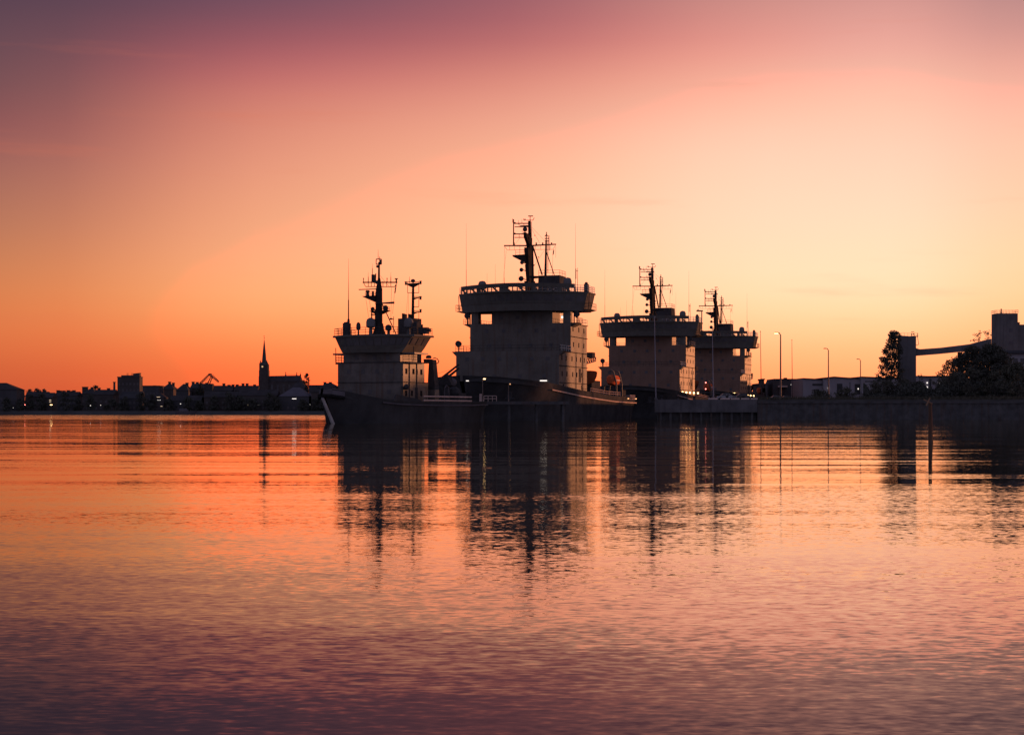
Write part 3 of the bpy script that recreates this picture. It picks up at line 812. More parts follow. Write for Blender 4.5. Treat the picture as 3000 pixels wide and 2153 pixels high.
    MB().tube((3, 57, 5.2), (7, 57, 5.2), .9, .9, 12).box(2.6, 3.0, 56, 58, 3.9, 6.2).box(7.0, 7.4, 56, 58, 3.9, 6.2).build('towing_winch', 'steel', root)
    # foredeck windlass and jackstaff
    MB().tube((-2.5, -24, 7.4), (2.5, -24, 7.4), .8, .8, 10).box(-3, -2.5, -24.8, -23.2, 6.1, 8.2).box(2.5, 3, -24.8, -23.2, 6.1, 8.2).build('windlass', 'steel', root)
    MB().tube((0, -34, 6.9), (0, -34, 10.4), .06, .04, 5).build('jackstaff', 'steel', root)
    railing([(11.6, 12, 5.6), (11.7, 28, 5.1), (11.6, 40, 5.0)], .9, 2.2, .05, 2).build('deck_railing', 'kerb', root)
    return root

big = make_large()
big['label'] = 'largest icebreaker, tall dark ship towering at the centre of the row'
def deck_lamp(root, s, a, z, m, kind='deck_lamp', w=.35, l=.35, h=.35):
    b = MB(); b.box(s - w / 2, s + w / 2, a - l / 2, a + l / 2, z - h / 2, z + h / 2)
    o = b.build(kind, m, root)
    MB().box(s - w / 2 - .06, s + w / 2 + .06, a - l / 2 - .06, a + l / 2 + .3, z + h / 2 + .002, z + h / 2 + .1).build('lamp_hood', 'steel', o)
    return o

s3 = dup(big, (wx(1896, 460), 460, 0), -radians(16.0), 'second largest icebreaker, behind a pale flagpole, next after the central ship', 1.0)
s4 = dup(big, (wx(2086, 565), 565, 0), -radians(16.5), 'smallest looking icebreaker at the far end of the row, half hidden', 1.03)
for rt in (s3, s4):          # stronger sun on these two is put into a lighter paint copy
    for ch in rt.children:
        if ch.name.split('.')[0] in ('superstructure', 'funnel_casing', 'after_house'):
            ch.material_slots[0].link = 'OBJECT'; ch.material_slots[0].material = M['house_sunlit']
# lamps burning on each ship
q = P(1591, 1115, -9.6); deck_lamp(big, q[0], -9.3, q[2], 'e_white', 'strip_light', 1.35, .25, .22)
for u, v, a in ((1808, 1163, 46), (1831, 1163, 54)):
    q = P(u, v, a); deck_lamp(big, 12.02, a, 4.6, 'e_dim', 'deck_lamp', .25, .5, .18)
q = P(1649, 915, 14.5); deck_lamp(big, q[0], 14.2, 21.3, 'e_white', 'deck_lamp', .5, .3, .5)
for rt in (s3, s4):
    for a in (-6.5, -1.0, 4.5, 10.5, 17.0):
        deck_lamp(rt, 10.75, a, 6.75, 'e_warm', 'deck_lamp', .34, .34, .42)
for z_ in (9.9, 8.1): deck_lamp(s3, 10.2, 33.0, z_, 'e_red', 'deck_lamp', .26, .26, .26)
deck_lamp(s4, 8.0, -9.35, 7.3, 'e_warm', 'strip_light', 1.8, .3, .35)

# ------------------------------------------------------------------ the small icebreaker at the front
PB = Pose(-20.85, 253.0, 25.0)
def make_small():
    G = PB.P
    root = thing('icebreaker', 'small nearest icebreaker with two bare masts, at the left end of the row', 'ship', (PB.x, PB.y, 0), -PB.psi)
    st = [(-13.7, 0, .2, 4.95), (-12.6, .5, .95, 4.92), (-10.8, 1.3, 2.05, 4.6), (-8.2, 2.6, 3.5, 4.1), (-5, 4.0, 4.9, 3.55), (-1.5, 5.3, 5.9, 3.3), (3, 6.2, 6.5, 3.2), (12, 6.5, 6.5, 3.15), (20, 6.2, 6.5, 3.2), (26, 5.2, 6.0, 3.3), (28, 4.4, 5.6, 3.3)]
    hull = loft_hull(st, (0, .22, .42, .62, .82, 1), .9, 3.5, 5.5).build('hull', 'hull', root)
    # pale bulwark cap at the bow, black fender under it
    cap = MB()
    for side in (1, -1):
        pts = [(side * bd, a, zd) for (a, bw, bd, zd) in st[:3]]
        for p, q in zip(pts[:-1], pts[1:]):
            cap.hexa([(p[0], p[1], p[2] - .75), (q[0], q[1], q[2] - .75), (q[0] + side * .06, q[1] - .06, q[2] - .75), (p[0] + side * .06, p[1] - .06, p[2] - .75)],
                     [(p[0] * .9, p[1] + .35, p[2] + .12), (q[0] * .94, q[1] + .2, q[2] + .05), (q[0] * .94 + side * .1, q[1] + .1, q[2] + .05), (p[0] * .9 + side * .1, p[1] + .25, p[2] + .12)])
    cap.build('bow_bulwark', 'grey', hull)
    fd = MB()
    for side in (1, -1):
        pts = [(side * bd, a, zd - 1.0) for (a, bw, bd, zd) in st[:4]]
        for p, q in zip(pts[:-2], pts[1:]): fd.tube((p[0], p[1] - .1, p[2]), (q[0], q[1] - .1, q[2]), .28, .26, 7)
    fd.build('bow_fender', 'tyre', hull)
    MB().tube((0.02, -13.45, 3.6), (0.02, -10.3, -.4), .22, .28, 6).build('stem_rimlit_bar', 'white', hull)  # rim light along the stem is put into this white bar
    # sheer strake along the deck edge
    ss = MB()
    pts = [(bd + .03, a, zd - .55) for (a, bw, bd, zd) in st[4:]]
    for p, q in zip(pts[:-1], pts[1:]): ss.tube(p, q, .10, .10, 5)
    ss.build('rubbing_strake', 'grey', hull)
    # houses: lower block, upper block stepping back along the flank
    HW = 5.5
    su = MB()
    su.box(-HW, HW, 0, 7.8, 2.4, 6.0)
    su.box(-HW, HW, 0, 4.4, 6.0, 8.95)
    su.box(-HW + .02, HW - .6, 4.4, 7.8, 6.0, 8.95)
    su.box(-4.9, 4.7, .6, 5.8, 8.95, 10.35)
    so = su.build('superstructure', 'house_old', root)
    for z_, pr in ((5.95, .10), (8.9, .14)):
        MB().box(-HW - pr, HW + pr, -pr, 7.9, z_, z_ + .1).build('deck_ledge', 'steel', so)
    for z_, al in ((7.6, (1.0, 3.2)), (4.4, (.9, 2.7, 5.6))):
        for a_ in al: win_on_side(so, HW, a_, z_, .55, .8); win_on_side(so, -HW, a_, z_, .55, .8)
    for a_ in (5.3, 6.8): win_on_side(so, HW - .6, a_, 7.6, .55, .8)
    for a_ in (1.9, 4.2): MB().box(HW - .02, HW + .08, a_ - .06, a_ + .06, 2.6, 8.8).build('drain_pipe', 'steel', so)
    MB().box(HW - .02, HW + .05, 3.7, 4.5, 3.3, 5.3).build('side_door', 'steel', so)
    for z_, y_, sl in ((9.7, .6, (-2.6, .4, 2.6)), (7.6, 0, (-3.6, -1.2, 1.2, 3.6)), (4.6, 0, (-3.4, 0, 3.2))):
        for s_ in sl: win_on_front(so, s_, y_, z_, .6, .7)
    for s_ in (1, -1):
        MB().box(s_ * HW - .3 * (s_ < 0) , s_ * HW + .3 * (s_ > 0), -.6, .6, 4.9, 5.4).ball((s_ * (HW + .6), -.1, 5.3), .42, 1, 8).build('floodlight', 'steel', so)
    # wing platforms
    for s_ in (1, -1):
        MB().box(min(s_ * 4.8, s_ * 6.9), max(s_ * 4.8, s_ * 6.9), .9, 5.2, 10.12, 10.36).build('wing_platform', 'house_old', so)
        MB().box(min(s_ * 5.0, s_ * 6.3), max(s_ * 5.0, s_ * 6.3), .6, 4.4, 8.72, 8.94).build('lower_platform', 'steel', so)
        railing([(s_ * 5.2, .5, 8.96), (s_ * 6.2, .5, 8.96), (s_ * 6.2, 4.2, 8.96)], 1.15, .8, .035, 3).build('wing_railing', 'steel', so)
        MB().tube((s_ * 6.5, 1.2, 8.9), (s_ * 6.6, 1.2, 11.2), .06, .06, 4).build('stanchion', 'steel', so)
    # bridge flaring upward
    br = MB()
    b_ = [(-5.0, .5), (-3.2, -.2), (0, -.6), (3.2, -.2), (5.0, .5), (5.0, 6.4), (-5.0, 6.4)]
    t_ = [(-6.5, .9), (-3.8, -.9), (0, -1.5), (3.8, -.9), (6.5, .9), (6.5, 6.8), (-6.5, 6.8)]
    br.hexa([(x, y, 10.36) for x, y in b_], [(x * .6 + X * .4, y * .6 + Y_ * .4, 11.2) for (x, y), (X, Y_) in zip(b_, t_)])
    br.hexa([(x * .6 + X * .4, y * .6 + Y_ * .4, 11.202) for (x, y), (X, Y_) in zip(b_, t_)], [(x, y, 12.7) for x, y in t_])
    br.hexa([(x * 1.06, y * 1.05 - .1, 12.702) for x, y in t_], [(x * 1.06, y * 1.05 - .1, 12.98) for x, y in t_])
    bo = br.build('bridge', 'bridge', root)
    for i in range(4):
        for k in range(3):
            f0, f1 = (k + .08) / 3, (k + .92) / 3
            q = []
            for zt, ff in ((11.4, f0), (11.4, f1), (12.5, f1), (12.5, f0)):
                w_ = .4 + .6 * (zt - 11.2) / 1.5
                xa = b_[i][0] * (1 - w_) + t_[i][0] * w_; ya = b_[i][1] * (1 - w_) + t_[i][1] * w_
                xb = b_[i + 1][0] * (1 - w_) + t_[i + 1][0] * w_; yb_ = b_[i + 1][1] * (1 - w_) + t_[i + 1][1] * w_
                q.append((xa + (xb - xa) * ff, ya + (yb_ - ya) * ff, zt))
            MB().hexa([(x, y - .05, z) for x, y, z in q], [(x, y + .15, z) for x, y, z in q]).build('window', 'glass', bo)
    for k in range(3):
        y0, y1 = 1.3 + k * 1.8, 2.8 + k * 1.8
        MB().hexa([(5.78, y0, 11.5), (5.78, y1, 11.5), (6.4, y1, 12.5), (6.4, y0, 12.5)], [(5.88, y0, 11.5), (5.88, y1, 11.5), (6.5, y1, 12.5), (6.5, y0, 12.5)]).build('window', 'glass', bo)
    railing([(6.6, 7.0, 12.98), (6.6, .9, 12.98), (3.8, -.9, 12.98), (0, -1.4, 12.98), (-3.8, -.9, 12.98), (-6.6, .9, 12.98), (-6.6, 7.0, 12.98)], 1.05, 1.1, .035, 3).build('roof_railing', 'steel', bo)
    RZ = 12.98
    # gear on the roof
    def blob(u, v0, v1, a, w, name, kind='round'):
        p = G(u, v0, a); q = G(u, v1, a); k = w / 20.0
        b = MB()
        if kind == 'round':
            h = q[2] - RZ
            b.tube((p[0], a, RZ), (p[0], a, RZ + h * .45), k * .22, k * .18, 6)
            b.lathe((p[0], a, RZ + h * .42), [(k * .3, 0), (k * .5, h * .08), (k * .5, h * .35), (k * .4, h * .5), (k * .12, h * .58)], 12)
        else:
            b.box(p[0] - k / 2, p[0] + k / 2, a - .4, a + .4, RZ, RZ + (q[2] - RZ) * .9); b.lathe((p[0], a, RZ + (q[2] - RZ) * .9), [(k * .5, 0), (k * .42, (q[2] - RZ) * .07), (.05, (q[2] - RZ) * .1)], 10)
        return b.build(name, 'dome' if 'dome' in name else 'steel', root)
    blob(1016, 978, 943, 1.5, 19, 'ventilator', 'box'); blob(1050, 978, 944, 1.5, 13, 'searchlight')
    blob(1086, 978, 931, 1.5, 27, 'radome'); blob(1138, 978, 951, 2.0, 19, 'searchlight'); blob(1197, 978, 931, 5.2, 28, 'radome'); blob(1218, 978, 942, 5.0, 16, 'ventilator', 'box')
    p = G(1244, 965, 4.5)
    MB().box(p[0] - .9, p[0] + .5, 4.2, 5.0, RZ + .2, RZ + 1.15).tube((p[0] - .5, 4.6, RZ), (p[0] - .5, 4.6, RZ + 1.6), .2, .15, 6).tube((p[0] + .4, 4.6, RZ + .7), (p[0] + .9, 4.6, RZ + .7), .12, .3, 8).build('floodlight', 'steel', root)
    p = G(1021, 918, 1.5); whip((p[0], 1.5, RZ + 2.0), G(1023, 757, 1.5)[2], root, .10)
    # main mast
    A = 2.8
    Q = lambda u, v, a=A: G(u, v, a)
    mb = MB(); mb.lathe((Q(1111, 0)[0], A, RZ), [(1.1, 0), (.75, .9), (.6, 1.8)], 9)
    mb.tube(Q(1110, 950), Q(1110.5, 845), .55, .50, 10); mb.tube(Q(1110.5, 846), Q(1110.5, 815), .46, .2, 8); mb.tube(Q(1110, 822), Q(1110.5, 768), .17, .13, 7)
    for v0, v1 in ((916, 908), (950, 940)): pass
    mast = mb.build('main_mast', 'mastp', root)
    ub = MB()
    ub.path([Q(1102, 774.5), Q(1102, 759.5), Q(1117.5, 759.5), Q(1117.5, 774.5), Q(1102, 774.5)], .07, 4)
    ub.box(Q(1113, 0)[0], Q(1117, 0)[0], A - .2, A + .2, Q(0, 774)[2], Q(0, 762)[2]); ub.tube(Q(1108, 759), Q(1107.8, 731), .05, .012, 4); ub.tube(Q(1112, 765), Q(1112.5, 752), .06, .05, 4); ub.ball(Q(1105.5, 781), .2)
    ub.build('top_rack', 'steel', mast)
    yb = MB(); yb.tube(Q(1063, 827.5), Q(1164, 827.5), .10, .10, 5); yb.path([Q(1065, 828), Q(1071, 840), Q(1156, 840.5), Q(1163, 828)], .05, 4)
    for u in (1079, 1088, 1097, 1122, 1133, 1145): yb.tube(Q(u, 840), Q(u, 824), .05, .05, 4)
    for u, v in ((1065, 816), (1134, 816)): yb.tube(Q(u, 828), Q(u, v), .06, .06, 4); yb.ball(Q(u, v), .09)
    for u, v in ((1079, 797), (1091, 772), (1145, 797)): yb.tube(Q(u, 828), Q(u, v + 14), .07, .05, 4); yb.tube(Q(u, v + 14), Q(u, v), .03, .012, 3)
    q = Q(1161, 819); yb.lathe((q[0], A, q[2]), [(.1, -.4), (.12, 0), (.28, .1), (.28, .16)], 8)
    yb.build('yard', 'mastp', mast)
    fp = MB(); q = Q(1094, 808)
    fp.box(Q(1091, 0)[0], Q(1098, 0)[0], A - .3, A + .3, Q(0, 824)[2], Q(0, 804)[2]).hexa([(Q(1092, 0)[0], A - .3, Q(0, 824)[2]), (Q(1108, 0)[0], A - .3, Q(0, 834)[2]), (Q(1108, 0)[0], A + .3, Q(0, 834)[2]), (Q(1092, 0)[0], A + .3, Q(0, 824)[2])], [(Q(1091, 0)[0], A - .3, Q(0, 822)[2]), (Q(1112, 0)[0], A - .3, Q(0, 822)[2]), (Q(1112, 0)[0], A + .3, Q(0, 822)[2]), (Q(1091, 0)[0], A + .3, Q(0, 822)[2])])
    fp.tube(Q(1100, 824), Q(1101, 801), .1, .08, 5); fp.build('horn_bracket', 'steel', mast)
    # upper radar platform and scanner (port), lower radar platform and scanner (starboard)
    MB().hexa([(Q(1070, 0)[0], A - .5, Q(0, 870)[2]), (Q(1104, 0)[0], A - .5, Q(0, 886)[2]), (Q(1104, 0)[0], A + .5, Q(0, 886)[2]), (Q(1070, 0)[0], A + .5, Q(0, 870)[2])],
              [(Q(1066, 0)[0], A - .6, Q(0, 867)[2]), (Q(1106, 0)[0], A - .6, Q(0, 866)[2]), (Q(1106, 0)[0], A + .6, Q(0, 866)[2]), (Q(1066, 0)[0], A + .6, Q(0, 867)[2])]).build('radar_platform', 'mastp', mast)
    railing([Q(1070, 867), Q(1100, 867)], .55, .5, .03).build('platform_railing', 'steel', mast)
    MB().lathe(Q(1077, 867), [(.3, 0), (.22, .4), (.32, .6), (.3, .82)], 8).box(Q(1051.5, 0)[0], Q(1104, 0)[0], A - .1, A + .1, Q(0, 847.8)[2], Q(0, 845.3)[2]).build('radar_scanner', 'steel', mast)
    MB().tube(Q(1092.5, 866), Q(1092.5, 853), .2, .16, 7).build('mast_lamp', 'steel', mast)
    MB().hexa([(Q(1106, 0)[0], A - .4, Q(0, 922)[2]), (Q(1120, 0)[0], A - .4, Q(0, 920)[2]), (Q(1120, 0)[0], A + .4, Q(0, 920)[2]), (Q(1106, 0)[0], A + .4, Q(0, 922)[2])],
              [(Q(1087, 0)[0], A - .6, Q(0, 911)[2]), (Q(1140, 0)[0], A - .6, Q(0, 910)[2]), (Q(1140, 0)[0], A + .6, Q(0, 910)[2]), (Q(1087, 0)[0], A + .6, Q(0, 911)[2])]).build('radar_platform', 'mastp', mast)
    railing([Q(1116, 910), Q(1141, 910)], .5, .6, .03).build('platform_railing', 'steel', mast)
    MB().lathe(Q(1129.5, 910), [(.35, 0), (.42, .35), (.36, .62), (.15, .78)], 8).hexa([(Q(1105, 0)[0], A - .75, Q(0, 891)[2]), (Q(1160, 0)[0], A - .75, Q(0, 892)[2]), (Q(1160, 0)[0], A - .45, Q(0, 892)[2]), (Q(1105, 0)[0], A - .45, Q(0, 891)[2])],
              [(Q(1105, 0)[0], A - .75, Q(0, 889)[2]), (Q(1160, 0)[0], A - .75, Q(0, 886)[2]), (Q(1160, 0)[0], A - .45, Q(0, 886)[2]), (Q(1105, 0)[0], A - .45, Q(0, 889)[2])]).build('radar_scanner', 'steel', mast)
    cg = MB()
    for u in (1089, 1100): cg.tube(Q(u, 978), Q(u, 908), .12, .10, 5)
    for v in (908, 922, 936, 950, 964): cg.tube(Q(1087, v), Q(1106, v), .09, .09, 5)
    cg.ball(Q(1092, 905), .3); cg.build('equipment_rack', 'steel', mast)
    MB().tube(Q(1115, 880), Q(1160, 978), .08, .08, 5).build('mast_stay', 'mastp', mast)
    rgb = MB()
    for a_, b_2 in (((1072, 878), (1080, 930)), ((1082, 880), (1088, 920)), ((1147, 842), (1145, 930)), ((1157, 842), (1150, 920)), ((1114, 808), (1140, 840)), ((1115, 978), (1116, 850))): rgb.tube(Q(*a_), Q(*b_2), .025, .025, 3)
    q = Q(1159, 848); rgb.hexa([(q[0] - .18, A, q[2] - .55), (q[0] - .06, A, q[2] - .55), (q[0] - .06, A + .08, q[2] - .55), (q[0] - .18, A + .08, q[2] - .55)], [(q[0], A, q[2] + .7), (q[0] + .14, A, q[2] + .7), (q[0] + .14, A + .08, q[2] + .7), (q[0], A + .08, q[2] + .7)])
    rgb.tube(Q(1139, 935), Q(1152, 935), .08, .08, 5); rgb.tube(Q(1153, 975), Q(1153, 927), .05, .05, 4); rgb.ball(Q(1145.5, 934), .16)
    rgb.build('rigging', 'cord', mast)
    # funnel block and signal mast aft
    FA = 11.0
    S_ = lambda u, v, a=FA: G(u, v, a)
    MB().box(S_(1177, 0)[0], S_(1222, 0)[0], FA - 1.2, FA + 1.4, 3.0, S_(0, 934)[2]).build('funnel', 'steel', root)
    for u0, u1, v in ((1181, 1189, 918), (1199, 1205, 920)):
        MB().hexa([(S_(u0, 0)[0], FA - .4, S_(0, 935)[2]), (S_(u1, 0)[0], FA - .4, S_(0, 935)[2]), (S_(u1, 0)[0], FA + .4, S_(0, 935)[2]), (S_(u0, 0)[0], FA + .4, S_(0, 935)[2])],
                  [(S_(u0, 0)[0], FA - .4, S_(0, v)[2]), (S_(u1, 0)[0], FA - .4, S_(0, v + 3)[2]), (S_(u1, 0)[0], FA + .4, S_(0, v + 3)[2]), (S_(u0, 0)[0], FA + .4, S_(0, v)[2])]).build('exhaust_pipe', 'steel', root)
    sm = MB(); sm.tube(S_(1209, 960), S_(1210.5, 838), .26, .18, 8)
    sm.hexa([(S_(1206, 0)[0], FA - .15, S_(0, 842)[2]), (S_(1214, 0)[0], FA - .15, S_(0, 842)[2]), (S_(1214, 0)[0], FA + .15, S_(0, 842)[2]), (S_(1206, 0)[0], FA + .15, S_(0, 842)[2])],
            [(S_(1187, 0)[0], FA - .15, S_(0, 831)[2]), (S_(1235, 0)[0], FA - .15, S_(0, 830)[2]), (S_(1235, 0)[0], FA + .15, S_(0, 830)[2]), (S_(1187, 0)[0], FA + .15, S_(0, 831)[2])])
    for v in (874, 916):
        sm.hexa([(S_(1211, 0)[0], FA - .12, S_(0, v + 8)[2]), (S_(1214, 0)[0], FA - .12, S_(0, v + 4)[2]), (S_(1214, 0)[0], FA + .12, S_(0, v + 4)[2]), (S_(1211, 0)[0], FA + .12, S_(0, v + 8)[2])],
                [(S_(1211, 0)[0], FA - .12, S_(0, v - 1)[2]), (S_(1234, 0)[0], FA - .12, S_(0, v - 2)[2]), (S_(1234, 0)[0], FA + .12, S_(0, v - 2)[2]), (S_(1211, 0)[0], FA + .12, S_(0, v - 1)[2])])
    smo = sm.build('signal_mast', 'mastp', root)
    lp = MB()
    for u, v in ((1189, 830), (1232, 828), (1232, 873), (1232, 911)): lp.tube(S_(u, v + 5), S_(u, v - 3), .17, .15, 7); lp.tube(S_(u, v - 3), S_(u, v - 5), .24, .2, 7)
    lp.ball(S_(1210, 823), .35, .8); lp.tube(S_(1210, 831), S_(1210, 823), .08, .08, 4); lp.tube(S_(1199, 829), S_(1200, 810), .06, .02, 4)
    lp.build('navigation_lamps', 'steel', smo)
    fr = MB()
    for v0, v1 in ((826, 858), (869, 899), (911, 941)):
        u0 = 1194 if v0 == 826 else 1211
        fr.path([S_(u0, v0), S_(1227, v0), S_(1227, v1), S_(u0, v1), S_(u0, v0)], .045, 4)
    fr.tube(S_(1195, 858), S_(1190, 925), .02, .02, 3); fr.tube(S_(1197, 860), S_(1196, 925), .02, .02, 3)
    fr.build('guard_frames', 'steel', smo)
    lb = MB()
    for i in range(18): lb.tube(S_(1206, 850 + i * 5.5), S_(1210, 850 + i * 5.5), .03, .03, 4)
    lb.build('mast_ladder', 'steel', smo)
    # deck gear aft of the house: gangway crane, boat, knuckle crane
    KA = 11.5
    K = lambda u, v, a=KA: G(u, v, a)
    MB().hexa([(K(1257, 0)[0], KA - .8, 3.0), (K(1284, 0)[0], KA - .8, 3.0), (K(1284, 0)[0], KA + .8, 3.0), (K(1257, 0)[0], KA + .8, 3.0)],
              [(K(1262, 0)[0], KA - .6, K(0, 1055)[2]), (K(1273, 0)[0], KA - .6, K(0, 1055)[2]), (K(1273, 0)[0], KA + .6, K(0, 1055)[2]), (K(1262, 0)[0], KA + .6, K(0, 1055)[2])]).build('crane_pedestal', 'steel', root)
    kb = MB(); kb.hexa([(K(1246, 0)[0], KA - .5, K(0, 1066)[2]), (K(1263, 0)[0], KA - .5, K(0, 1061)[2]), (K(1263, 0)[0], KA + .5, K(0, 1061)[2]), (K(1246, 0)[0], KA + .5, K(0, 1066)[2])],
                       [(K(1245, 0)[0], KA - .5, K(0, 1053)[2]), (K(1263, 0)[0], KA - .5, K(0, 1053)[2]), (K(1263, 0)[0], KA + .5, K(0, 1053)[2]), (K(1245, 0)[0], KA + .5, K(0, 1053)[2])])
    kb.lathe((K(1256, 0)[0], KA, K(0, 1051)[2]), [(.42, 0), (.46, .15), (.4, .38), (.15, .5)], 9)
    kb.path([K(1268, 1051), K(1273, 1048), K(1281, 1051), K(1286, 1058), K(1283, 1064), K(1276, 1065)], .07, 5)
    kb.build('crane_head', 'steel', root)
    CA = 17.0
    C_ = lambda u, v, a=CA: G(u, v, a)
    cb = MB(); cb.tube((C_(1308, 0)[0], CA, 2.6), C_(1308, 1118), .6, .5, 9)
    cb.hexa([(C_(1288, 0)[0], CA - .6, C_(0, 1128)[2]), (C_(1330, 0)[0], CA - .6, C_(0, 1130)[2]), (C_(1330, 0)[0], CA + .6, C_(0, 1130)[2]), (C_(1288, 0)[0], CA + .6, C_(0, 1128)[2])],
            [(C_(1296, 0)[0], CA - .6, C_(0, 1108)[2]), (C_(1314, 0)[0], CA - .6, C_(0, 1098)[2]), (C_(1314, 0)[0], CA + .6, C_(0, 1098)[2]), (C_(1296, 0)[0], CA + .6, C_(0, 1108)[2])])
    cr = cb.build('knuckle_crane', 'steel', root)
    MB().tube(C_(1296, 1106), C_(1345, 1067), .20, .15, 6).tube(C_(1310, 1107), C_(1345, 1078), .22, .16, 6).build('crane_jib', 'steel', cr)
    MB().ball(C_(1318, 1120, 18), 1.1, .7).build('crane_drum', 'grey', cr)
    MB().tube(C_(1283, 1094), C_(1316, 1084), .02, .02, 3).build('crane_wire', 'cord', cr)
    # lit deck rail on the after deck, capstan, ladder frame
    for z_ in (3.35, 3.95):
        MB().tube((6.45, 4.5, z_), (6.45, 20.5, z_), .12, .12, 5).build('deck_rail', 'kerb', root)
    MB().hexa([(5.6, -3.0, 3.2), (6.5, 4.0, 3.2), (6.3, 4.0, 3.2), (5.4, -3.0, 3.2)], [(5.5, -2.0, 4.2), (6.35, 3.6, 3.5), (6.15, 3.6, 3.5), (5.3, -2.0, 4.2)]).build('midship_bulwark', 'hull', hull)
    MB().path([(6.0, 12.2, 2.5), (6.0, 12.2, 5.2), (6.0, 12.8, 5.7), (6.0, 13.4, 5.4), (6.0, 13.5, 4.6)], .09, 6).build('hose_davit', 'grey', root)
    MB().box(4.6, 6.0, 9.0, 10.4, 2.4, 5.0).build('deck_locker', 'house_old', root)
    MB().box(2.0, 5.0, 19, 21.5, 2.4, 4.6).lathe((3.4, 20.2, 4.6), [(1.2, 0), (1.1, .6), (.5, 1.0)], 10).build('towing_winch', 'steel', root)
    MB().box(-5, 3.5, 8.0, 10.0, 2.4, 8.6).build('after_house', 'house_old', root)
    for u, v, a in ((1272, 1123, 12.4), (1279, 1134, 12.6)):
        q = K(u, v, a); deck_lamp(root, q[0], a - 1.5, q[2], 'e_warm', 'deck_lamp', .16, .16, .16)
    return root
small = make_small()

# jetty between the small ship and the largest one
jt = thing('jetty', 'dark timber jetty behind the stern of the small icebreaker', 'jetty', (-5.5, 286, 0))
MB().box(-4.5, 15, 0, 7, 2.9, 3.4).build('jetty_deck', 'pile', jt)
for x in (-4, .5, 5, 9.6, 14):
    for y in (.6, 6.4): MB().tube((x, y, -.8), (x, y, 2.9), .25, .25, 8).build('pile', 'pile', jt)
def lamp_post(u, vtop, y, zb, label, arm=.8, head='e_warm', r=.09, mt='poleb', group=None, side=1, hs=.5):
    x = wx(u, y); zt = wz(vtop, y)
    t = thing('lamp_post', label, 'lamp post', (x, y, zb), 0, group)
    h = zt - zb
    MB().tube((0, 0, 0), (0, 0, h * .97), r * 1.3, r * .8, 8).lathe((0, 0, 0), [(r * 2.2, 0), (r * 2.0, .3), (r * 1.3, .5)], 8).build('post', mt, t)
    MB().path([(0, 0, h * .965), (side * arm * .35, 0, h), (side * arm, 0, h)], r * .7, 6).build('arm', mt, t)
    hd = MB(); hd.hexa([(side * arm - hs * .5, -.16, h - .1), (side * arm + hs * .5, -.16, h - .1), (side * arm + hs * .5, .16, h - .1), (side * arm - hs * .5, .16, h - .1)],
                       [(side * arm - hs * .35, -.1, h + .14), (side * arm + hs * .35, -.1, h + .14), (side * arm + hs * .35, .1, h + .14), (side * arm - hs * .35, .1, h + .14)])
    ho = hd.build('lamp_head', 'steel', t)
    if head: MB().box(side * arm - hs * .45, side * arm + hs * .45, -.17, .13, h - .25, h - .104).build('bulb', head, ho)
    return t
lamp_post(1414, 1107, 288, 3.4, 'lit lamp post on the jetty, before the largest ship', .3, 'e_warm', .06, 'poleb', None, 1, .42)
lamp_post(1490, 1122, 289, 3.4, 'unlit short lamp post on the jetty, right of the lit one', .25, 'e_dim', .05, 'poleb', None, 1, .2)
lamp_post(1365, 1112.5, 288, 3.4, 'short post with a white floodlight at the left end of the jetty', .25, 'e_white', .05, 'steel', None, 1, .5)
x = wx(1408, 287)
t = thing('pump_cabinet', 'small reddish cabinet beside the lit lamp post on the jetty', 'cabinet', (x, 287, 3.4))
MB().box(-.2, .2, -.2, .2, 0, 1.25).build('cabinet_body', 'kerb', t); MB().box(-.9, -.2, -.05, .05, .8, .92).build('side_pipe', 'steel', t)
tag(railing([(wx(1418, 288), 286.4, 3.4), (wx(1455, 288), 286.4, 3.4)], .9, .7, .05, 2).build('railing', 'kerb'), 'short lit railing on the jetty edge by the lamp posts', 'railing')

# ------------------------------------------------------------------ marker post in the water
mk = thing('marker_post', 'leaning wooden marker post with crossed boards standing in the water', 'marker post', (wx(2726, 92), 92, 0))
MB().hexa([(.14 * cos(k * pi / 4) + .02, .14 * sin(k * pi / 4), -.6) for k in range(8)], [(.085 * cos(k * pi / 4) - .02, .085 * sin(k * pi / 4), wz(1180, 92)) for k in range(8)]).build('post', 'wood', mk)
def board(p, q, w, name):
    (x0, z0), (x1, z1) = p, q
    L = sqrt((x1 - x0) ** 2 + (z1 - z0) ** 2); nx, nz = -(z1 - z0) / L * w / 2, (x1 - x0) / L * w / 2
    return MB().hexa([(x0 + nx, -.14, z0 + nz), (x1 + nx, -.14, z1 + nz), (x1 - nx, -.14, z1 - nz), (x0 - nx, -.14, z0 - nz)], [(x0 + nx, -.1, z0 + nz), (x1 + nx, -.1, z1 + nz), (x1 - nx, -.1, z1 - nz), (x0 - nx, -.1, z0 - nz)]).build(name, 'board', mk)
X0 = wx(2726, 92)
board((wx(2712, 92) - X0, wz(1188, 92)), (wx(2723, 92) - X0, wz(1165, 92)), .07, 'board')
b2 = board((wx(2705, 92) - X0, wz(1170, 92)), (wx(2731, 92) - X0, wz(1183, 92)), .06, 'board'); b2.location = (0, .045, 0)

